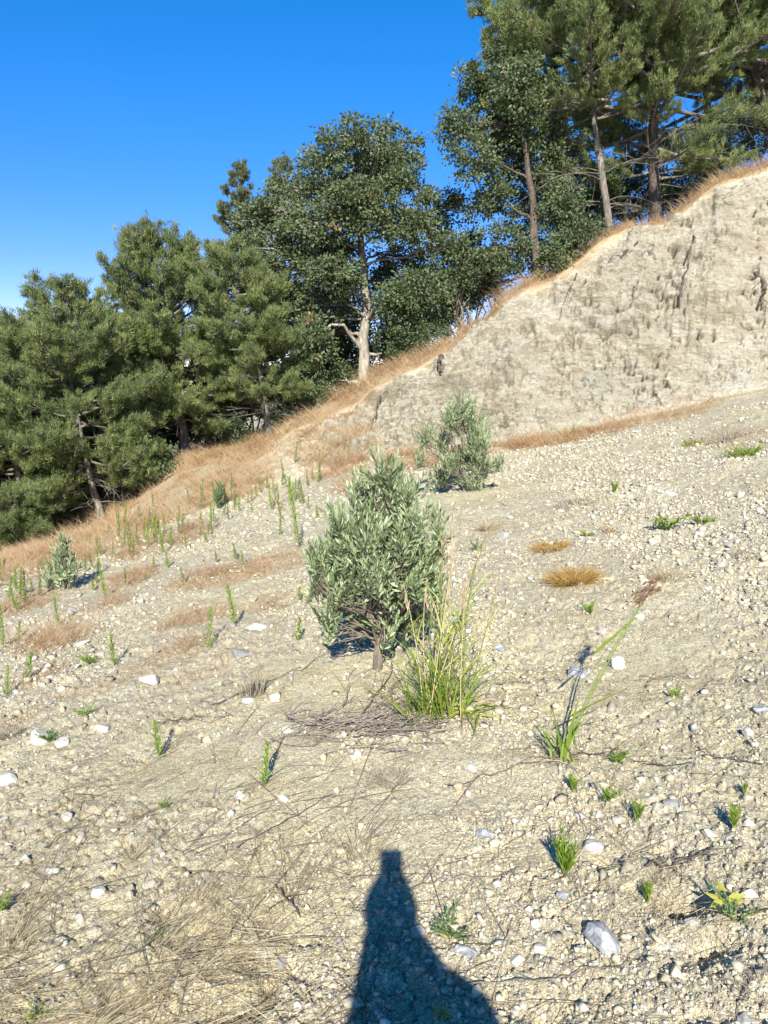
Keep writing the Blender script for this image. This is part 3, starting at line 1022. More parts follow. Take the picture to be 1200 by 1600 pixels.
def olive(label, base, clumps, seed, trunk_r=.022, density=1., leaf=(.058, .0125), jit=.22, stem_n=3, dd=0.):
    g = np.random.default_rng(seed)
    d = base[1]
    root = thing('olive_tree', label, 'tree', base, 'young olive trees on the slope')
    crown_c = at(clumps[0][0], sum(c[1] for c in clumps) / len(clumps), d)
    fork = base + (crown_c - base) * .33
    add_part('trunk', tube(curve_pts(base - [0, 0, .05], fork, g.normal(size=3) * .012, 6), np.linspace(trunk_r * 1.3, trunk_r * .8, 6), 9, .05, seed), M['olivebark'], root, base)
    P, D, S = [], [], []
    for cl in clumps:
        cx, cy, rx, ry = cl[:4]
        dz = cl[4] if len(cl) > 4 else g.uniform(-jit, jit)
        c = at(cx, cy, d + dz)
        sx, sz = px_h(c, rx), px_h(c, ry)
        rad = np.array([sx, (sx + sz) * .55, sz])
        a = base + (fork - base) * g.uniform(.55, 1.0) if c[2] > fork[2] else base + (fork - base) * .6
        L = np.linalg.norm(c - a)
        pts = curve_pts(a, c, np.array([0, 0, -.05 * L]) + g.normal(size=3) * .06 * L, 7)
        parts = [tube(pts, np.linspace(trunk_r * .30, .003, 7), 6)]
        ns = max(5, int(density * 30 * (sx * sz / .02) ** .8 + 3))
        u = unit(g.normal(size=(ns, 3))) * (g.random(ns) ** .4)[:, None]
        tip = c + u * rad
        for q in range(ns):
            s = pts[g.integers(3, 7)]
            up = unit(u[q] * .55 + np.array([0, 0, .85]) + g.normal(size=3) * .22)
            l = g.uniform(.10, .22)
            o = tip[q] - up * l * .75
            e = tip[q] + up * l * .35
            p3 = np.stack([s, (s + o) / 2 + g.normal(size=3) * .012, o, e])
            parts.append(tube(p3, [.004, .003, .0022, .0012], 4))
            m = int((np.linalg.norm(e - o)) / .0085)
            w = np.linspace(0, 1, m)
            P.append(o + (e - o) * w[:, None])
            az = np.arange(m) * (math.pi / 2) + g.uniform(0, TAU) + (np.arange(m) % 2) * math.pi * .5 + g.normal(size=m) * .35
            A = unit(np.cross(up, [.3, .9, .1])); B = np.cross(up, A)
            lat = np.cos(az)[:, None] * A + np.sin(az)[:, None] * B
            D.append(up * (.75 + .5 * w[:, None]) + lat * (.85 - .5 * w[:, None]))
            S.append(np.full(m, g.normal() * .15))
        add_part('branch', merge(parts), M['olivebark'], root, base)
    P, D, S = np.concatenate(P), np.concatenate(D), np.concatenate(S)
    n = len(P)
    v, t, _ = leaves(P, D, leaf[0] * g.uniform(.65, 1.15, n), leaf[1] * g.uniform(.8, 1.2, n), .12, g, .06)
    tone = np.clip(np.repeat(.5 + S + g.normal(size=n) * .17, 4), 0, 1)
    add_part('crown', (v, t), M['olive'], root, base, 3, tone)
    return root


b0, _ = hit(592, 1042)
olive('bushy silvery young olive beside the tall green grass clump', b0,
      [(600, 735, 30, 22, 0), (572, 775, 34, 28), (628, 772, 34, 26), (545, 812, 40, 26), (600, 815, 46, 34, .05), (645, 815, 30, 30),
       (515, 868, 30, 30), (560, 870, 46, 36, -.12), (612, 872, 46, 38, -.1), (655, 872, 34, 38, .05), (686, 835, 15, 34, .12), (500, 905, 18, 18, .05),
       (540, 910, 40, 24, -.1), (592, 918, 44, 24, -.12), (640, 915, 40, 28, -.02), (676, 905, 18, 36, .1), (512, 958, 26, 6, -.05), (550, 950, 28, 9),
       (610, 955, 36, 12, .1), (650, 950, 28, 14, .1), (518, 966, 24, 5, -.05), (560, 972, 24, 7, .05), (600, 974, 28, 9, -.08), (640, 972, 26, 9, .08), (495, 880, 16, 22, 0), (530, 845, 26, 22, -.1), (625, 845, 30, 26, -.2), (575, 845, 30, 26, -.2), (590, 900, 34, 26, -.25), (640, 905, 30, 26, -.2)], 5, .026, 1.3, leaf=(.052, .0115))
b1, _ = hit(726, 768)
olive('open young olive in front of the pale cut bank', b1,
      [(722, 642, 26, 20), (735, 665, 30, 20), (742, 692, 28, 22), (700, 652, 10, 18), (664, 680, 13, 14), (690, 690, 14, 16), (722, 712, 30, 20), (772, 722, 16, 8),
       (748, 726, 22, 16), (690, 745, 24, 12), (735, 748, 26, 12), (655, 714, 12, 5), (700, 722, 16, 10)], 6, .028, 1.15, jit=.3)
b2, _ = hit(98, 922)
olive('small round young olive at the edge of the tan grass', b2,
      [(102, 846, 7, 9, 0), (98, 864, 15, 11, 0), (88, 884, 20, 12), (108, 884, 16, 13), (82, 905, 14, 10), (104, 905, 20, 10)], 7, .018, .75, leaf=(.06, .014), jit=.15)

# ---- upright weeds
WEED = {}


def weed_parts(kind, h, seed):
    g = np.random.default_rng(seed)
    if kind == 'upright':
        top = np.array([g.normal() * .11, g.normal() * .11, 1.]) * h
        st = tube(curve_pts(np.zeros(3) - [0, 0, .02], top, g.normal(size=3) * .03 * h, 6), np.linspace(.0042, .0015, 6) * (h / .3) ** .4, 5)
        n = int(30 + 150 * h)
        w = np.linspace(.06, 1, n)
        P = top * w[:, None]
        az = np.arange(n) * 2.4 + g.normal(size=n) * .3
        D = np.stack([np.cos(az), np.sin(az), .75 + .9 * w + g.normal(size=n) * .25], -1)
        L = h ** .35 * .085 * (1.05 - .55 * w) * g.uniform(.7, 1.2, n)
        return st, leaves(P, D, L, .0085 * h ** .2 * 1.3, .1, g, .08)
    if kind == 'tuft':          # several short shoots from one root
        sts, lv = [], []
        for i in range(g.integers(4, 8)):
            a = g.uniform(0, TAU)
            e = np.array([math.cos(a) * .3, math.sin(a) * .3, 1.]) * h * g.uniform(.55, 1.05)
            sts.append(tube(np.stack([[0, 0, -.01], e * .5 + g.normal(size=3) * .004, e]), [.003, .002, .0012], 4))
            n = 34
            w = np.linspace(.1, 1, n)
            az = np.arange(n) * 2.4
            lv.append(leaves(e * w[:, None], np.stack([np.cos(az), np.sin(az), 1.5 + 0 * az], -1), h * .42 * g.uniform(.6, 1.1, n), h * .045, .1, g, .05))
        return merge(sts), join3(lv)
    # leafy: low rosette or sprawling herb with oval leaves
    sts, lv = [], []
    for i in range(g.integers(7, 12)):
        a = g.uniform(0, TAU)
        e = np.array([math.cos(a), math.sin(a), g.uniform(.25, 1.)]) * h * g.uniform(.5, 1.1)
        sts.append(tube(curve_pts([0, 0, -.01], e, np.array([0, 0, .12 * h]), 4), [.003, .0025, .002, .001], 4))
        n = 20
        w = np.linspace(.2, 1, n)
        lv.append(leaves(e * w[:, None] + [0, 0, .01], g.normal(size=(n, 3)) * .6 + e / h * .8 + [0, 0, .3], h * .26 * g.uniform(.5, 1.2, n), h * .085, .2, g, .1))
    return merge(sts), join3(lv)


def place_weed(name, label, cat, kind, px, py, hpx, seed, group, m='weed', single=False):
    p, _ = hit(px, py)
    h = max(.03, px_h(p, hpx))
    st, (v, t, r) = weed_parts(kind, h, seed)
    if single:
        q = st[1]
        tri = np.concatenate([q[:, [0, 1, 2]], q[:, [0, 2, 3]]])
        V = np.concatenate([st[0], v]); T = np.concatenate([tri, t + len(st[0])])
        R = np.concatenate([np.full(len(st[0]), .3), r])
        o = link(name, new_mesh(name, V, T, 3, M[m], dict(rnd=R)), None, p)
        return tag(o, label, cat, group)
    root = thing(name, label, cat, p, group)
    add_part('stem', st, M['reed_stem'], root, np.zeros(3))
    add_part('leaves', (v, t), M[m], root, np.zeros(3), 3, r)
    return root


M['weed2'] = leaf_mat('dusty_weed_leaves', [(0, (.12, .16, .05)), (.5, (.22, .27, .08)), (.85, (.34, .36, .13)), (1, (.45, .34, .16))], trans=.3)
M['darkstalk'] = leaf_mat('dark_dead_stalks', [(0, (.07, .05, .035)), (.6, (.16, .12, .085)), (1, (.30, .24, .16))], trans=.05, rough=.8)
M['tan_stem'] = plain('tan_stem', (.46, .38, .19), .6)
M['reed_stem'] = plain('green_stem', (.15, .20, .04), .6)
M['twig_grey'] = bark_mat('grey_dead_twigs', (.15, .12, .095), (.29, .245, .20), (.42, .37, .31), 1.5)
UP = [(467, 858, 112, 'tallest upright green weed, yellowing at its base, beyond the bushy olive'), (367, 978, 70, 'upright weed beside the white rock near the red brown grass'),
      (325, 1014, 62, 'upright weed with a spread leafy top on white gravel, downhill of the white rock'), (465, 1002, 38, 'short bright weed below the low olive branch'),
      (483, 942, 28, 'stubby bright weed close to the bushy olive crown'), (468, 938, 20, 'tiny pale green weed next to the stubby weed by the olive'),
      (413, 1228, 68, 'single thin upright green weed on bare yellow sand with its dark shadow'), (178, 1040, 55, 'branched green weed among white stones'),
      (40, 1062, 46, 'feathery weed near the frame edge above the flat white stones'), (10, 1088, 46, 'leafy weed cut by the frame edge below the feathery weed'),
      (4, 1012, 56, 'yellowish weed at the frame edge by the grey heap of stalks'), (92, 978, 46, 'thin weed under the small round olive'),
      (165, 936, 56, 'tall thin weed just beside the small round olive'), (14, 938, 38, 'bushy bright weed at the frame edge on the tan grass'),
      (250, 1186, 62, 'thin yellow green weed with a reddish withered base'), (437, 836, 26, 'bushy pale green weed beneath the tallest weed'),
      (496, 812, 22, 'short weed near the brown patch uphill of the tallest weed')]
for k, (x, y, h, lb) in enumerate(UP):
    place_weed('upright_weed', lb, 'weed', 'upright', x, y, h, 100 + k, 'upright green weeds')
g = np.random.default_rng(3)
k = 0
while k < 130:
    x = g.uniform(0, 500)
    mid_ = 925 - .34 * x
    y = mid_ + g.normal() * (22 if k < 95 else 60)
    if y < mid_ - 45 or y > 1120 or abs(x - 98) < 32:
        continue
    place_weed('slim_weed', 'slim green weed standing on the gravel downhill of the tan grass', 'weed', 'upright', x, y, g.uniform(11, 38) * (1 if k % 4 else 1.25), 300 + k, 'slim weeds of the gravel strip', single=True, m=('weed', 'weed2', 'weed2')[k % 3])
    k += 1
TUFT = [(884, 1368, 62, 'largest bright green tuft near the streaked rock', 'tuft'), (950, 1250, 22, 'small tuft with a dark shadow just uphill of the round grey stone', 'leafy'),
        (996, 1282, 30, 'green tuft of upright needles between the grey stone and dead twigs', 'tuft'), (1145, 1295, 34, 'narrow green tuft beside the white pebbles near the frame edge', 'tuft'),
        (963, 1190, 20, 'tiny green sprout beside the base of the plumed grass', 'leafy'), (896, 1236, 26, 'small sprout directly below the plumed grass', 'tuft'),
        (1011, 1408, 28, 'green sprout by the brown tangle of dead twigs', 'tuft'), (1055, 1090, 14, 'lone low sprout on gravel below the leaning grass leaf', 'leafy'),
        (924, 957, 17, 'lone sprout between the ochre cushion and plumed seed head', 'leafy'), (1162, 1240, 16, 'tiny sprout by the frame edge uphill of the narrow tuft', 'tuft'),
        (1042, 828, 32, 'sprawling pale green herb uphill of the yellow grass tuft', 'leafy'), (1096, 820, 20, 'spiky dark green herb next to the sprawling herb', 'leafy'),
        (918, 838, 14, 'low olive green herb above the smaller ochre cushion', 'leafy'), (705, 1462, 36, 'bluish feathery herb touching the shadow of the photographer', 'leafy'),
        (238, 1470, 18, 'leafy green rosette in the straw litter', 'leafy'), (132, 1118, 16, 'bright green rosette by the dead stems and white stones', 'leafy'),
        (60, 1592, 22, 'green herb at the lowest edge of the straw litter', 'leafy'), (4, 1420, 22, 'green leaves cut by the frame edge in straw', 'leafy'),
        (78, 1158, 22, 'grey green sprout against the white rock cluster', 'leafy'), (138, 1036, 18, 'low spreading green herb next to the branched weed', 'leafy'),
        (960, 770, 18, 'faint thin sprout on gravel far beyond the ochre cushions', 'tuft'), (1170, 712, 20, 'pale herb near the foot of the bank by the frame edge', 'leafy'),
        (745, 860, 14, 'small grey herb on gravel beside the olive crown', 'leafy'), (255, 1262, 14, 'tiny sprout on the sand above the straw litter', 'leafy'),
        (690, 1592, 18, 'tiny sprout inside the dark shadow', 'leafy')]
for k, (x, y, h, lb, kd) in enumerate(TUFT):
    place_weed('green_herb', lb, 'plant', kd, x, y, h, 500 + k, 'low green herbs', 'bluegreen' if k in (13, 14, 18, 22) else 'weed')
place_weed('green_bush', 'compact blue green bush alone on the brown dry grass', 'bush', 'tuft', 340, 796, 38, 601, None, 'bluegreen')
place_weed('green_bush', 'second shoot cluster filling the compact blue green bush', 'bush', 'tuft', 347, 798, 32, 603, None, 'bluegreen') if False else None
yl = place_weed('yellowing_plant', 'sprawling plant with yellowed lower leaves near the frame edge', 'plant', 'leafy', 1150, 1436, 40, 602, None, 'bluegreen')
p, _ = hit(1132, 1420)
vv, tt_, rr_ = leaves(np.repeat(p[None], 5, 0) - np.array(yl.location) + [0, 0, .03], rng.normal(size=(5, 3)) * [1, .6, .25], .06, .024, .1, None, .1)
add_part('yellow_leaf', (vv, tt_), M['yleaf'], yl, np.zeros(3), 3, rr_)

# ---- the tall grass clump beside the olive
g = np.random.default_rng(17)
c0, _ = hit(684, 1112)
root = thing('tall_grass_clump', 'tall clump of bright green grass with tan flower stems beside the bushy olive', 'grass clump', c0)
n = 165
a = g.uniform(0, TAU, n)
P = np.stack([g.normal(size=n) * .062, g.normal(size=n) * .06, np.full(n, -.01)], -1)
P[:, 2] += drop(P[:, 0] + c0[0], P[:, 1] + c0[1]) - c0[2]
D = np.stack([np.cos(a) * .24 + P[:, 0] * 1.2, np.sin(a) * .24 + P[:, 1] * 1.5, 1 + 0 * a], -1)
v, t, r = blades(P, g.uniform(.12, .50, n), .0085, D, g.uniform(.05, .6, n), g, 5)
add_part('leaf_blades', (v, t), M['reed'], root, np.zeros(3), 3, np.clip(r * .72, 0, 1))
n = 26                                                     # broad splayed yellow-green blades at the rim
a = g.uniform(-2.4, .6, n)
P = np.stack([.12 + g.normal(size=n) * .07, -.02 + g.normal(size=n) * .05, np.full(n, 0.)], -1)
P[:, 2] += drop(P[:, 0] + c0[0], P[:, 1] + c0[1]) - c0[2]
v, t, r = blades(P, g.uniform(.12, .26, n), .014, np.stack([np.cos(a), np.sin(a), .55 + 0 * a], -1), g.uniform(.3, .7, n), g, 5)
add_part('splayed_blades', (v, t), M['reed'], root, np.zeros(3), 3, .4 + .6 * r)
SL = []
for k in range(16):
    q = np.array([g.normal() * .075, g.normal() * .05, -.01])
    hh = g.uniform(.5, 1.02)
    e = q + np.array([g.normal() * .09 + (.17 if k % 3 == 0 else -.03), g.normal() * .08, 1.]) * hh
    pts = curve_pts(q, e, g.normal(size=3) * .02, 7)
    add_part('flower_stem', tube(pts, np.linspace(.0036, .0016, 7), 4), M['tan_stem'] if k % 2 and 'tan_stem' in M else M['reed_stem'], root, np.zeros(3))
    n = 34
    w = g.uniform(.8, 1.02, n)
    v, t, r = leaves(q + (e - q) * w[:, None] + g.normal(size=(n, 3)) * .004, (e - q) / hh + g.normal(size=(n, 3)) * [.22, .22, .1], .030, .0045, .2, g)
    add_part('seed_head', (v, t), M['straw' if k % 3 else 'tan'], root, np.zeros(3), 3, r)
    n = 6
    w = g.uniform(.15, .75, n)
    aa = g.uniform(0, TAU, n)
    SL.append(blades(q + (e - q) * w[:, None], g.uniform(.12, .28, n), .0075, np.stack([np.cos(aa) * .45, np.sin(aa) * .3, 1 + 0 * aa], -1), .3, g, 4))

v, t, r = join3(SL)
add_part('stem_leaves', (v, t), M['reed'], root, np.zeros(3), 3, .2 + r * .8)

# ---- the leaning grass with the brown plume
c1, _ = hit(878, 1186)
root = thing('plumed_grass', 'lone leaning grass with a dark brown feathery seed head on bare gravel', 'grass plant', c1)


def rel(px, py, dy=0.):
    """point over the plant in photo column, at the plant's own depth plus dy"""
    return at(px, py, c1[1] + dy) - c1


for px, py, tx, ty, w in ((878, 1186, 940, 1020, .0), (880, 1186, 965, 985, .05)):
    e = rel(tx + 60, ty - 75, .1 + w)
    pts = curve_pts(rel(px, py), e, np.array([-.02, 0, .01]), 8)
    add_part('flower_stem', tube(pts, np.linspace(.0042, .0022, 8), 5), M['reed_stem'], root, np.zeros(3))
n = 10
a = g.uniform(0, TAU, n)
v, t, r = blades(g.normal(size=(n, 3)) * [.025, .025, 0], g.uniform(.10, .24, n), .010, np.stack([np.cos(a) * .5, np.sin(a) * .4, 1 + 0 * a], -1), g.uniform(.1, .5, n), g, 5)
add_part('base_blades', (v, t), M['reed'], root, np.zeros(3), 3, .1 + .5 * r)
tip = rel(1030, 902, .14)
st0 = rel(992, 945, .12)
for q in range(7):
    aa = st0 + g.normal(size=3) * [.012, .03, .008]
    bb = tip + np.array([-.03 + .05 * g.random(), g.normal() * .02, -.07 * g.random()]) * (q > 1)
    n = 46
    w = g.random(n)
    v, t, r = leaves(aa + (bb - aa) * w[:, None] + g.normal(size=(n, 3)) * .004, unit(bb - aa) + g.normal(size=(n, 3)) * .18, .030, .0036, .15, g)
    add_part('plume_spray', (v, t), M['plume'], root, np.zeros(3), 3, r)
for (x0, y0, x1, y1, wd, bend, sg) in ((878, 1180, 862, 1100, .012, .1, 0), (882, 1184, 905, 1085, .013, .05, 0), (884, 1180, 900, 1190, .014, -.3, 0), (890, 1120, 985, 1075, .012, .12, 0),
                                       (876, 1180, 850, 1120, .009, .3, 0), (930, 1020, 1000, 960, .012, .05, 0), (925, 1050, 965, 990, .009, .1, 0), (880, 1180, 915, 1120, .010, .15, 0),
                                       (895, 1128, 902, 1185, .013, -.1, 0), (872, 1184, 845, 1150, .008, .4, 0)):
    o, e = rel(x0, y0), rel(x1, y1, -.03)
    L = np.linalg.norm(e - o)
    v, t, r = blades(o[None], L, wd * 1.35, (e - o)[None], 0.0, g, 6)
    v[:, 2] += bend * L * .25 * np.sin(np.clip(np.linalg.norm(v - o, axis=1) / L, 0, 1) * math.pi)
    add_part('leaf_blade', (v, t), M['reed'], root, np.zeros(3), 3, .25 + .4 * r)
n = 30
a = g.uniform(0, TAU, n)
v, t, r = blades(g.normal(size=(n, 3)) * [.03, .03, 0], g.uniform(.05, .16, n), .005, np.stack([np.cos(a), np.sin(a), .6 + 0 * a], -1), .8, g, 4)
add_part('withered_blades', (v, t), M['greygrass'], root, np.zeros(3), 3, r)

# ---- cushions and tufts of dry grass
def tuft(name, label, cat, px, py, rx, hpx, n, m, seed, width=.0035, spread=.6, up=1., group=None, bend=(.2, .9)):
    g = np.random.default_rng(seed)
    p, _ = hit(px, py)
    R, h = px_h(p, rx), px_h(p, hpx)
    a = g.uniform(0, TAU, n)
    rr = R * np.sqrt(g.random(n)) * .8
    P = np.stack([np.cos(a) * rr, np.sin(a) * rr * .9, 0 * a], -1)
    P[:, 2] = drop(P[:, 0] + p[0], P[:, 1] + p[1]) - p[2] - .005
    a2 = a + g.normal(size=n) * 1.0
    D = np.stack([np.cos(a2) * spread, np.sin(a2) * spread, up + .4 * g.normal(size=n)], -1)
    v, t, r = blades(P, h * g.uniform(.5, 1.15, n), width * p[1] / 4, D, g.uniform(*bend, n), g, 4)
    o = link(name, new_mesh(name, v, t, 3, M[m], dict(rnd=r)), None, p)
    return tag(o, label, cat, group)


tuft('dry_cushion', 'larger round ochre cushion of dry stems on bare gravel', 'dry plant', 895, 910, 36, 34, 1300, 'ochre', 1, .0026, .9, .8, None, (0., .35))
tuft('dry_cushion', 'smaller flat ochre cushion uphill of the larger cushion', 'dry plant', 861, 857, 30, 19, 700, 'ochre', 2, .0026, 1., .7, None, (0., .35))
TF = [('pale yellow dry grass tuft behind the brown seed head', 1046, 906, 20, 34, 170, 'straw'), ('yellow dry tuft on gravel uphill of the bushy olive', 762, 828, 12, 30, 120, 'straw'),
      ('straw coloured tuft in the litter, leaning low over sand', 212, 1335, 26, 30, 150, 'straw'), ('dark brown tuft at the frame edge above the white stones', 14, 1150, 20, 26, 160, 'greygrass'),
      ('tall thin straw tuft beside the head of the shadow', 560, 1335, 26, 100, 90, 'straw'), ('grey dead grass clump at the end of the twig heap', 612, 1225, 26, 42, 120, 'greygrass'),
      ('pale green tuft by the foot of the bank at the frame edge', 1160, 712, 24, 26, 180, 'reed'), ('faint green tuft below the bank near the pale tuft', 1080, 696, 14, 16, 90, 'reed'),
      ('thin green and tan stalks at the foot of the bank', 885, 682, 14, 42, 40, 'reed'), ('tall sparse stalks at the foot of the bank by the frame edge', 1137, 690, 12, 52, 40, 'greygrass'),
      ('yellow green grass tuft on the tan bank nose', 428, 790, 12, 40, 60, 'straw'), ('brown tangle of dead grass beside the green sprout', 1045, 1400, 34, 40, 170, 'greygrass'),
      ('matted straw tuft in the middle of the litter', 300, 1420, 52, 42, 260, 'straw'), ('straw tuft at the lowest frame edge', 420, 1560, 50, 40, 220, 'straw'),
      ('grey brown tuft on sand beside the yellow olive shadow', 262, 1176, 14, 20, 50, 'greygrass'), ('brown tuft hugging the frame edge in the litter', 20, 1480, 40, 44, 240, 'straw'),
      ('faint dry tuft on the gravel below the bank', 900, 790, 40, 24, 90, 'greygrass'), ('brown tuft on gravel near the frame edge uphill of white pebble', 1165, 870, 26, 20, 80, 'greygrass'),
      ('reddish stalk tuft beside the smaller ochre cushion', 952, 832, 6, 26, 40, 'rust'), ('dry tuft at the frame edge by the date corner', 1180, 1545, 30, 40, 120, 'greygrass'),
      ('yellow green tuft on the crest at the top of the bank', 1010, 345, 12, 26, 40, 'straw')]
TF = [t_ for t_ in TF if 'date corner' not in t_[0]] + [('dark dry tuft at the frame edge below the yellowing plant', 1184, 1545, 30, 40, 120, 'greygrass')]
for k, (lb, x, y, rx, h, n, m) in enumerate(TF):
    tuft('grass_tuft', lb, 'grass tuft', x, y, rx, h, n, m, 20 + k, .0032 if m != 'straw' else .0028, .45, 1., 'dry grass tufts', (.1, .6))
tuft('dead_stalks', 'clump of short upright grey dead stalks on the sand', 'dead plant', 395, 1086, 24, 44, 120, 'greygrass', 61, .0042, .22, 1., None, (0., .15))

# ---- heap of dead twigs beside the olive and single dead sticks
def stick(p, e, r, seed, n=6, wob=.06):
    g = np.random.default_rng(seed)
    L = np.linalg.norm(e - p)
    pts = curve_pts(p, e, g.normal(size=3) * [wob, wob, .02] * L, n)
    pts[1:-1] += g.normal(size=(n - 2, 3)) * .018 * L
    return tube(pts, np.linspace(r, r * .45, n), 5)


g = np.random.default_rng(29)
ct, _ = hit(545, 1142)
parts, greys = [], []
for k in range(240):
    x, y = (g.uniform(440, 660), 1142 + g.normal() * 10) if k % 3 else (592 + g.normal() * 34, 1120 + g.normal() * 22)
    q = gp(x, y)
    q[2] = drop(q[0], q[1])[0] + abs(g.normal()) * .022
    a = g.normal() * .45 + (.3 if k % 2 else -.15) + (math.pi if k % 5 == 0 else 0) + (.9 if k % 3 == 0 else 0)
    L = g.uniform(.06, .30)
    e = q + np.array([math.cos(a) * L, math.sin(a) * L, abs(g.normal()) * .03])
    e[2] = max(e[2], drop(e[0], e[1])[0] + .006)
    parts.append(stick(q, e, g.uniform(.0012, .0034), k, 5, .12))
V, Q = merge(parts)
o = link('twig_heap', new_mesh('twig_heap', V - ct, Q, 4, M['twig_grey'] if 'twig_grey' in M else M['greybark']), None, ct)
tag(o, 'tangled heap of thin grey dead twigs beside the grass clump', 'twig heap')
ST = [((560, 1130), (612, 1045), .0045, 'dead forked stick leaning from the twig heap to the olive base'), ((700, 1235), (850, 1190), .0025, 'thin dead stem on the sand pointing at the plumed grass'),
      ((330, 1105), (470, 1045), .0030, 'long dark stem lying across the sand near the grey stalks'), ((470, 1050), (560, 1000), .0025, 'thin dark stem in the sand under the olive branch'),
      ((240, 1135), (330, 1120), .0035, 'dark stem lying below the grey stalks'), ((370, 1330), (520, 1245), .0022, 'long thin stem slanting over the sand above the litter'),
      ((640, 1395), (820, 1360), .0024, 'pale curved stem lying past the head of the shadow'), ((905, 1180), (1080, 1198), .0026, 'dead runner stem by the base of the plumed grass'),
      ((1010, 1360), (1120, 1340), .0048, 'dark dead twig in the brown tangle'), ((700, 1545), (1010, 1500), .0024, 'long pale stem beneath the streaked rock'),
      ((1090, 1178), (1195, 1200), .0026, 'thin brown runner stem near the frame edge'), ((775, 1072), (830, 1070), .0022, 'short dark stem on the gravel beside the grass clump'),
      ((1000, 1060), (1100, 1066), .0016, 'hair thin stem on gravel under the leaning leaf'), ((70, 1330), (190, 1250), .0026, 'dark stem lying across white pebbles'),
      ((430, 1390), (470, 1440), .0035, 'short dark stick in the litter'), ((420, 1200), (445, 1150), .0028, 'dark dead stalk near the single thin weed')]
for k, (p_, e_, r_, lb) in enumerate(ST):
    p, _ = hit(*p_)
    e, _ = hit(*e_)
    g = np.random.default_rng(900 + k)
    n = 12
    pts = p[None] + (e - p)[None] * np.linspace(0, 1, n)[:, None]
    pts[1:-1, :2] += np.cumsum(g.normal(size=(n - 2, 2)) * .010, 0) * np.linalg.norm(e - p)
    pts[:, 2] = drop(pts[:, 0], pts[:, 1]) + r_ + .006 + .01 * np.abs(g.normal(size=n))
    if k == 0:
        pts[-1, 2] += .05
    parts = [tube(pts, np.linspace(r_, r_ * .5, n), 5)]
    for j in range(4):
        i = g.integers(2, n - 1)
        parts.append(stick(pts[i], pts[i] + g.normal(size=3) * [.05, .05, .012] + [0, 0, .02], r_ * .5, k * 7 + j, 4))
    V, Q = merge(parts)
    o = link('dead_twig', new_mesh('dead_twig', V - p, Q, 4, M['twig'] if 'pale' not in lb else M['greybark']), None, p)
    tag(o, lb, 'dead twig', 'dead stems lying on the ground')

# ---- roots bared in the cut bank
RT = [([(1085, 368), (1076, 395), (1070, 425), (1062, 455)], .022, 'forked dark root hanging down the pale bank'), ([(905, 428), (888, 455), (875, 492)], .014, 'thin dark root slanting under the crest'),
      ([(1186, 432), (1190, 455), (1186, 478)], .050, 'thick broken root stub sticking out of the bank by the frame edge'), ([(690, 560), (686, 572), (688, 586)], .060, 'black root stump under the tan grass of the crest'),
      ([(990, 450), (985, 478), (984, 500)], .010, 'fine vertical root in the middle of the bank'), ([(594, 620), (588, 650), (580, 670)], .022, 'dark root at the bank nose below the oak'),
      ([(1000, 378), (975, 398), (950, 410)], .020, 'dark root running along the lip of the bank')]
for k, (pp, r_, lb) in enumerate(RT):
    g = np.random.default_rng(700 + k)
    pts = np.array([hit(*q)[0] for q in pp])
    tt = np.linspace(0, 1, len(pp)); f9 = np.linspace(0, 1, 9)
    pts = np.stack([np.interp(f9, tt, pts[:, i]) for i in range(3)], 1) + np.array([0, -.10, .05]) + g.normal(size=(9, 3)) * .022
    pts[0, 1] += .25
    parts = [tube(pts, np.linspace(r_, r_ * .4, 9), 7, .1, k)]
    for j in range(5):
        i = g.integers(2, 8)
        parts.append(stick(pts[i], pts[i] + np.array([g.normal() * .22, -.02, -g.uniform(.1, .4)]), min(r_ * .3, .008), k * 9 + j, 6))
    V, Q = merge(parts)
    o = link('exposed_root', new_mesh('exposed_root', V - pts[0], Q, 4, M['twig']), None, pts[0])
    tag(o, lb, 'root', 'roots bared in the bank')

# ---- rocks
def rock_mesh(name, seed, size, m):
    g = np.random.default_rng(seed)
    bm = bmesh.new()
    bmesh.ops.create_icosphere(bm, subdivisions=4, radius=1)
    V = np.array([v.co[:] for v in bm.verts])
    Fc = np.array([[v.index for v in f.verts] for f in bm.faces])
    bm.free()
    V = V * (1 + .18 * fbm(V * 1.3 + seed * 7.7, 2, seed)[:, None])
    for i in range(11):
        nrm = unit(g.normal(size=3))
        dd_ = g.uniform(.50, .86)
        s = V @ nrm
        V = V - np.clip(s - dd_, 0, None)[:, None] * nrm * .93
    V = V + .045 * fbm(V * 4 + seed, 3, seed + 9)[:, None] * unit(V)
    V = V * np.array(size)
    return new_mesh(name, V, Fc, 3, m, dict(rnd=np.full(len(V), g.random())))


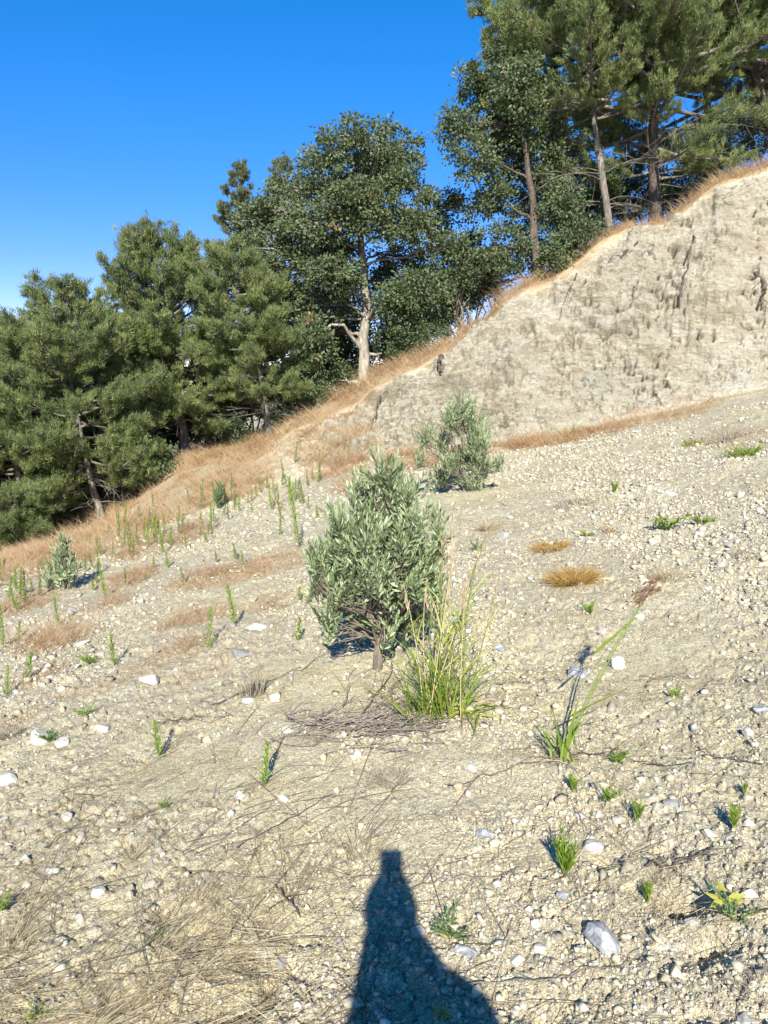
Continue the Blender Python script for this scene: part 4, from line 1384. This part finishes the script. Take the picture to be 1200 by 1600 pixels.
RK = [(945, 1464, 33, 22, 'marble', 'largest streaked grey and white rock, near the lowest green tuft', 35), (963, 1035, 16, 12, 'white_rock', 'blocky white rock behind the leaning grass', 60),
      (902, 1050, 24, 9, 'marble', 'flat grey white rock beside the stem of the plumed grass', 10), (1192, 1108, 15, 9, 'marble', 'grey stone half cut by the frame edge', 0),
      (400, 980, 17, 10, 'white_rock', 'white rock at the foot of the upright weed', 20), (128, 1004, 16, 7, 'white_rock', 'flat pale rock among white gravel near the branched weed', 0),
      (12, 1214, 20, 12, 'white_rock', 'rounded white rock by the frame edge on bare sand', 0), (64, 1150, 18, 15, 'white_rock', 'jagged white rock below the bright green rosette', 30),
      (95, 1158, 14, 9, 'white_rock', 'second white rock just beside the jagged white rock', 10), (235, 1062, 17, 12, 'white_rock', 'white rock on sand downhill of the spread weed', 0),
      (160, 1136, 16, 7, 'white_rock', 'flat white rock by the dead stems', 0), (925, 1322, 17, 10, 'grey_rock', 'smooth round grey stone near the largest green tuft', 0),
      (735, 1200, 9, 7, 'white_rock', 'small white stone on a bare yellow sand patch', 0), (716, 1227, 11, 8, 'buff_rock', 'small reddish stone below the white stone on sand', 0),
      (940, 985, 9, 8, 'white_rock', 'white pebble left of the blocky rock'.replace('left of', 'close to'), 0), (1000, 962, 9, 6, 'white_rock', 'white pebble right under the seed head'.replace('right under', 'under'), 0),
      (1050, 1255, 14, 5, 'grey_rock', 'flat grey slab on gravel above the green needles tuft', -10), (1085, 1136, 10, 7, 'marble', 'streaked pebble among gravel by the runner stem', 0),
      (1168, 1142, 10, 8, 'white_rock', 'round pale pebble near the frame edge', 0), (1108, 1300, 12, 9, 'white_rock', 'white pebble beside the narrow green tuft', 20),
      (788, 835, 13, 7, 'grey_rock', 'grey stone on the gravel between olive and ochre cushion', 0), (1140, 850, 8, 6, 'grey_rock', 'small grey stone near the brown tuft', 0),
      (1125, 880, 7, 10, 'white_rock', 'upright white stone on gravel beyond the yellow tuft', 0), (985, 775, 7, 5, 'white_rock', 'white pebble far up the gravel near the foot of the bank', 0),
      (1048, 772, 12, 5, 'white_rock', 'flat white stone near the foot of the bank', 0), (780, 1012, 12, 9, 'marble', 'streaked stone beside the grass clump', 0), (705, 968, 15, 5, 'white_rock', 'pale slab behind the flower stems of the grass clump', 0),
      (375, 1020, 20, 8, 'grey_rock', 'bluish grey flat stone above the dead stalks', 0), (390, 1094, 14, 6, 'white_rock', 'pale stone under the dead stalks', 0),
      (450, 1140, 9, 7, 'white_rock', 'white stone at the thin end of the twig heap', 0), (374, 1242, 10, 8, 'white_rock', 'white and grey stone near the single thin weed', 0),
      (443, 1246, 9, 8, 'white_rock', 'white stone close beneath the single thin weed', 0), (105, 1275, 11, 9, 'white_rock', 'white stone in the sand above the straw', 0),
      (436, 1348, 9, 8, 'white_rock', 'bright white stone in the straw litter', 0), (152, 1392, 14, 11, 'white_rock', 'pale rock buried in straw', 30), (440, 1504, 13, 11, 'grey_rock', 'grey green stone deep in the litter', 0),
      (463, 1416, 8, 6, 'white_rock', 'small white stone by the short dark stick', 0), (300, 1478, 14, 20, 'white_rock', 'pale upright rock among dark hollows in the litter', 0),
      (692, 1512, 9, 14, 'white_rock', 'white splinter of stone inside the dark shadow', 30), (655, 1455, 14, 10, 'grey_rock', 'blue grey stone inside the dark shadow', 0),
      (882, 1398, 12, 8, 'marble', 'streaked pebble directly below the largest green tuft', 0), (838, 1440, 9, 9, 'white_rock', 'white pebble uphill of the streaked rock', 0),
      (905, 1275, 9, 6, 'white_rock', 'white pebble between two green sprouts', 20), (965, 1280, 8, 7, 'white_rock', 'white pebble beside the green needles tuft', 0),
      (758, 1302, 15, 8, 'marble', 'patchy white stone past the head of the shadow', 0), (1080, 1440, 11, 8, 'white_rock', 'white pebble by the yellowing plant', 0),
      (1170, 1395, 13, 10, 'white_rock', 'white stone behind the yellowing plant', 0), (805, 1500, 12, 9, 'white_rock', 'white stone at the rim of the shadow', 0),
      (730, 1485, 20, 7, 'marble', 'pale slab pointing out of the shadow', 15), (1165, 1590, 16, 8, 'grey_rock', 'grey slab at the bottom frame edge', 0),
      (885, 1515, 13, 10, 'buff_rock', 'buff stone next to the streaked rock', 0), (842, 1478, 12, 9, 'white_rock', 'pale chip downhill of the white pebble', 0)]
for k, (x, y, rx, ry, m, lb, ang) in enumerate(RK):
    p, _ = hit(x, y + ry * .45)
    s = px_h(p, rx)
    sz = px_h(p, ry)
    me = rock_mesh('rock', 50 + k, (s * 1.08, s * .85 if ry < rx else s, max(sz * 1.0, s * .45)), M[m])
    o = link('rock', me, None, p + [0, 0, sz * .25])
    o.rotation_euler = (rng.normal() * .15, rng.normal() * .15, math.radians(-ang))
    tag(o, lb, 'rock', 'loose rocks on the slope')
protos = [rock_mesh('pale_stone', 200 + i, (1, .85, .62), M[m]) for i, m in enumerate(('white_rock', 'grey_rock', 'marble', 'buff_rock', 'white_rock', 'white_rock'))]
g = np.random.default_rng(77)
nst = 0
names = ['white', 'grey', 'streaked', 'buff', 'white', 'white']
while nst < 190:
    x, y = g.uniform(0, 1200), 700 + 900 * g.random() ** .8
    p, _ = hit(x, y)
    if p[1] > 12.5 or (y < 760 and x < 500):
        continue
    i = g.integers(0, 6)
    s = px_h(p, g.uniform(2.0, 6.0)) * (1 + .5 * (g.random() < .15))
    o = link('small_stone', protos[i], None, p + [0, 0, s * .22])
    o.scale = (s * g.uniform(.8, 1.3), s, s * g.uniform(.7, 1.1))
    o.rotation_euler = (g.normal() * .3, g.normal() * .3, g.uniform(0, TAU))
    tag(o, 'small %s stone lying loose on the gravelly slope' % names[i], 'stone', 'small %s stones on the slope' % names[i])
    nst += 1

# ---- gravel: far too many to count
ICO = None


def gravel(n, seed):
    g = np.random.default_rng(seed)
    bm = bmesh.new()
    bmesh.ops.create_icosphere(bm, subdivisions=1, radius=1)
    V0 = np.array([v.co[:] for v in bm.verts])
    F0 = np.array([[v.index for v in f.verts] for f in bm.faces])
    bm.free()
    th = np.radians(g.uniform(-31, 31, n * 3))
    r = 1.5 * (13.8 / 1.5) ** g.random(n * 3)
    x, y = r * np.sin(th), r * np.cos(th)
    pr = .30 + .70 * smooth(-.30, .30, fbm(np.stack([x, y, 0 * x], -1) * .8, 3, 91))
    pr = pr ** 1.6 * (.40 + .60 * smooth(-.4, .3, th)) * (1 - .93 * sand_mask(x, y, base_height(th, r)))
    keep = (g.random(n * 3) < pr) & (r < knots(th)[0] + 1.1)
    x, y, r = x[keep][:n], y[keep][:n], r[keep][:n]
    n = len(x)
    s = np.exp(g.normal(size=n) * .60) * .0036 * (r / 3) ** .62
    s = np.clip(s, .0015, .030)
    z = drop(x, y)
    sc = s[:, None, None] * g.uniform(.6, 1.35, (n, 1, 3)) * [1, 1, .75]
    V = V0[None] * (1 + .34 * g.normal(size=(n, len(V0), 1))) * sc
    a = g.uniform(0, TAU, n)
    ca, sa = np.cos(a)[:, None], np.sin(a)[:, None]
    V = np.stack([V[..., 0] * ca - V[..., 1] * sa, V[..., 0] * sa + V[..., 1] * ca, V[..., 2]], -1)
    V += np.stack([x, y, z + s * .3], -1)[:, None]
    Fc = (F0[None] + np.arange(n)[:, None, None] * len(V0)).reshape(-1, 3)
    me = new_mesh('gravel', V.reshape(-1, 3), Fc, 3, M['gravel'], dict(rnd=np.repeat(g.random(n) ** .8, len(V0))), flat=True)
    o = link('gravel', me)
    o['kind'] = 'stuff'
    tag(o, 'pale mixed gravel strewn over the sandy slope', 'gravel')


gravel(66000, 5)

# ---- dry grass that nobody could count
def scatter(n, seed, rmin, rmax_off, thr=(-.56, .56), reach=None):
    g = np.random.default_rng(seed)
    th = g.uniform(*thr, n)
    r1, _, r2, _ = knots(th)
    r = rmin + (r2 + rmax_off - rmin) * g.random(n)
    x, y = r * np.sin(th), r * np.cos(th)
    z = base_height(th, r)
    return g, th, r, x, y, z, r1, r2


def stuff(name, VTR, m, label, cat):
    v, t, r = VTR
    o = link(name, new_mesh(name, v, t, 3, M[m], dict(rnd=r)))
    o['kind'] = 'stuff'
    tag(o, label, cat)


g, th, r, x, y, z, r1, r2 = scatter(520000, 81, 5.0, 2.6)
dm = dry_mask(x, y, z, th, r)
t = (r - r1) / (r2 - r1)
crest = t > .9
patch = (t < .02)
nz = fbm(np.stack([x, y, 0 * x], -1) * 1.1, 3, 55)
nz2 = fbm(np.stack([x, y, 0 * x], -1) * 4.5, 2, 57)
keep = g.random(len(x)) < dm ** 1.1 * (.12 + .80 * smooth(-.25, .3, nz2)) * (.5 + .5 * smooth(-.3, .3, nz)) * np.where(patch, 1.35, .55 + .45 * (r / 16))
x, y, r, th, crest, patch, nz = (a_[keep] for a_ in (x, y, r, th, crest, patch, nz))
z = drop(x, y)
P = np.stack([x, y, z - .01], -1)
n = len(P)
a = g.uniform(0, TAU, n)
D = np.stack([np.cos(a) * .65 - .08, np.sin(a) * .65, .8 + .4 * np.abs(g.normal(size=n))], -1)
H = np.where(crest, g.uniform(.14, .42, n), np.where(patch, g.uniform(.09, .25, n), g.uniform(.10, .34, n))) * (.8 + .5 * smooth(-.2, .4, nz))
W = .0042 * r / 12
rust = (nz + .35 * g.normal(size=n) < np.where(patch, .35, np.where(crest, -.35, -.02)))
for nm, sel, m, lb in (('dry_grass', ~rust, 'tan', 'tan dry grass covering the crest and the edge of the wood'), ('rusty_grass', rust, 'rust', 'reddish brown dry grass in low patches over the slope')):
    v_, t_, r_ = blades(P[sel], H[sel], W[sel], D[sel], g.uniform(.05, .5, sel.sum()), g, 3)
    r_ = np.clip(.55 * r_ + .22 + .55 * np.repeat(fbm(P[sel] * 2.3, 3, 58), 7), 0, 1)
    stuff(nm, (v_, t_, r_), m, lb, 'grass')

# straw lying in the near litter, thickest downhill
g = np.random.default_rng(83)
n = 21000
px = g.uniform(-40, 1240, n)
py = 1000 + 640 * g.random(n) ** .75
wgt = np.clip(1.15 - ell(px, py, 180, 1520, 520, 290, -12) * .8, .03, 1)
wgt = np.maximum(wgt, .55 * (1 - smooth(.3, 1.2, ell(px, py, 585, 1300, 70, 120, 0))))
wgt = np.maximum(wgt, .35 * (1 - smooth(.3, 1.2, ell(px, py, 1060, 1400, 160, 90, 0))))
P = ground_at(px, py)
ok = ~np.isnan(P[:, 0])
cl = fbm(np.nan_to_num(P) * 2.2, 3, 44)
keep = ok & (g.random(n) < wgt * (.06 + 1.1 * smooth(-.12, .35, cl)))
P = P[keep]
P[:, 2] = drop(P[:, 0], P[:, 1]) + .004
n = len(P)
a = .75 + g.normal(size=n) * .6 + 1.3 * fbm(P * 2.6 + 5, 2, 47) + (g.random(n) < .5) * math.pi
flat = np.abs(g.normal(size=n)) * .16 + .05
D = np.stack([np.cos(a), np.sin(a), flat + .15 * np.cos(a)], -1)
stuff('straw_litter', blades(P, g.uniform(.04, .22, n), .0019, D, g.uniform(.02, .35, n), g, 4), 'straw', 'matted pale straw lying over the near ground', 'straw')
# thin grey dead stalks, sparse over the whole slope
n = 8500
th = g.uniform(-.53, .53, n)
r = 1.6 * (13 / 1.6) ** g.random(n)
x, y = r * np.sin(th), r * np.cos(th)
keep = (r < knots(th)[0]) & (fbm(np.stack([x, y, 0 * x], -1) * 1.6, 2, 46) > -.08)
x, y, r = x[keep], y[keep], r[keep]
P = np.stack([x, y, drop(x, y)], -1)
n = len(P)
a = g.uniform(0, TAU, n)
stuff('dead_stalk_litter', blades(P, g.uniform(.03, .15, n), .0020 * (r / 3) ** .7, np.stack([np.cos(a), np.sin(a), g.uniform(.1, .9, n)], -1), g.uniform(0, .4, n), g, 3), 'greygrass',
      'thin grey dead stalks scattered over the gravel', 'dead stalks')

n = 1500
px, py = g.uniform(-20, 1220, n), 1000 + 620 * g.random(n) ** .8
P = ground_at(px, py)
P = P[~np.isnan(P[:, 0]) & (g.random(n) < .25 + .75 * (px < 620))]
P[:, 2] = drop(P[:, 0], P[:, 1]) + .004
n = len(P)
a = .6 + g.normal(size=n) * .9
v_, t_, r_ = blades(P, g.uniform(.06, .42, n), .0028, np.stack([np.cos(a), np.sin(a), .10 + .16 * np.abs(g.normal(size=n)) + .12 * np.cos(a)], -1), g.uniform(.02, .25, n), g, 6)
stuff('dark_twig_litter', (v_, t_, r_), 'darkstalk', 'thin dark dead twigs lying crisscross over the near slope', 'twigs')

# ------------------------------------------------------------------ the photographer, whose shadow falls ahead, and the phone
def skinned(name, verts, edges, radii, root_i, mats, parent, sub=3):
    me = bpy.data.meshes.new(name)
    me.from_pydata([tuple(map(float, v)) for v in verts], edges, [])
    o = bpy.data.objects.new(name + '_cage', me)
    COL.objects.link(o)
    md = o.modifiers.new('skin', 'SKIN')
    md.use_smooth_shade = True
    for i, rd in enumerate(radii):
        s = me.skin_vertices[0].data[i]
        s.radius = rd if isinstance(rd, tuple) else (rd, rd)
        s.use_root = (i == root_i)
    sb = o.modifiers.new('sub', 'SUBSURF')
    sb.levels = sub
    sb.render_levels = sub
    bpy.context.view_layer.update()
    dg = bpy.context.evaluated_depsgraph_get()
    m2 = bpy.data.meshes.new_from_object(o.evaluated_get(dg))
    bpy.data.objects.remove(o)
    m2.name = name
    for m in mats:
        m2.materials.append(m)
    o2 = link(name, m2, parent)
    return o2


M['skin'] = plain('skin', (.50, .32, .23), .5)
M['shirt'] = plain('grey_shirt', (.16, .18, .22), .9)
M['trousers'] = plain('dark_trousers', (.06, .065, .09), .9)
M['hair'] = plain('dark_hair', (.03, .022, .018), .6)
M['shoe'] = plain('brown_shoe', (.09, .06, .04), .7)
M['phonecase'] = plain('black_phone', (.02, .02, .022), .35)
PX, PY = .10, -.44
gz = float(height(PX, PY))
person = thing('person', 'person standing with arms raised to a phone, casting the dark shadow on the ground', 'person', (PX, PY, gz))
sk, ed, rd, zone = [], [], [], []


def J(p, r, par=None, z=0):
    sk.append(p); rd.append(r); zone.append(z)
    if par is not None:
        ed.append((par, len(sk) - 1))
    return len(sk) - 1


pel = J((.0, 0, .92), (.175, .120))
sp = J((.02, .01, 1.08), (.180, .125), pel)
ch = J((.01, .03, 1.25), (.190, .130), sp)
up_ = J((-.02, .05, 1.43), (.150, .105), ch)
nk = J((-.075, .08, 1.53), (.070, .066), up_)
hd0 = J((-.10, .10, 1.575), (.066, .080), nk)
hd1 = J((-.105, .11, 1.645), (.078, .098), hd0)
hd2 = J((-.105, .10, 1.72), (.070, .088), hd1)
for s in (-1, 1):
    hip = J((.095 * s, 0, .85), .098, pel)
    kn = J((.115 * s, .02, .47), .060, hip)
    an = J((.125 * s, -.02, .09), .042, kn)
    J((.14 * s, .13, .035), (.042, .030), an)
hand = np.array([-.10, .415, 1.545])       # where the phone is held, relative to the feet
for s in (-1, 1):
    sh = J(((.118 if s > 0 else -.168), .05, 1.435 if s > 0 else 1.42), .078, up_)
    el = J((.185 if s > 0 else -.178, .13 if s > 0 else .17, 1.22 if s > 0 else 1.27), .060, sh)
    wr = J((hand[0] + .048 * s, hand[1] - .055, hand[2] - .085), .034, el)
    pm = J((hand[0] + .050 * s, hand[1] - .022, hand[2] - .010), (.034, .017), wr)
    for f in range(4):
        z0 = .028 - .020 * f
        a = J((hand[0] + .045 * s, hand[1] + .012, hand[2] + z0), .0088, pm)
        b = J((hand[0] + .030 * s, hand[1] + .026, hand[2] + z0 + .004), .0080, a)
        J((hand[0] + (.012 + .003 * f) * s, hand[1] + .024, hand[2] + z0 + .006), .0070, b)
    t0 = J((hand[0] + .045 * s, hand[1] - .028, hand[2] + .022), .0105, pm)
    J((hand[0] + .028 * s, hand[1] - .022, hand[2] + .046), .0090, t0)
body = skinned('body', sk, ed, rd, pel, [M['skin'], M['shirt'], M['trousers'], M['shoe']], person)
co = np.empty(len(body.data.vertices) * 3)
body.data.vertices.foreach_get('co', co)
co = co.reshape(-1, 3)
for f in body.data.polygons:
    c = co[list(f.vertices)].mean(0)
    f.material_index = 3 if c[2] < .10 else 2 if c[2] < .93 else 1 if (c[2] < 1.53 and c[1] < .26) else 0
# short hair as a cap over the skull
bm = bmesh.new()
bmesh.ops.create_uvsphere(bm, u_segments=24, v_segments=16, radius=1)
for v in list(bm.verts):
    if v.co.z < -.25 + .75 * max(0, v.co.y):
        bm.verts.remove(v)
me = bpy.data.meshes.new('hair')
bm.to_mesh(me)
bm.free()
me.transform(__import__('mathutils').Matrix.Translation((-.105, .09, 1.69)) @ __import__('mathutils').Matrix.Diagonal((.088, .105, .108, 1)))
me.materials.append(M['hair'])
me.polygons.foreach_set('use_smooth', [True] * len(me.polygons))
link('hair', me, person)


def rbox(name, c, s, m, parent, bev=.004):
    bm = bmesh.new()
    bmesh.ops.create_cube(bm, size=1)
    for v in bm.verts:
        v.co = Vector((v.co.x * s[0], v.co.y * s[1], v.co.z * s[2]))
    bmesh.ops.bevel(bm, geom=bm.edges[:], offset=bev, segments=2, affect='EDGES')
    me = bpy.data.meshes.new(name)
    bm.to_mesh(me)
    bm.free()
    me.materials.append(m)
    return link(name, me, parent, c)


pc = np.array([PX + hand[0], PY + hand[1] + .0, gz + hand[2]])
phone = thing('phone', 'black phone held upright in both hands, seen only as the square tip of the shadow', 'phone', (0, -.022, CAMH - .062))
rbox('case', (0, 0, 0), (.082, .009, .160), M['phonecase'], phone, .003)
rbox('lens_bump', (0, .0055, .060), (.030, .003, .030), M['phonecase'], phone, .001)
print('hand at', pc, 'phone at', tuple(phone.location))
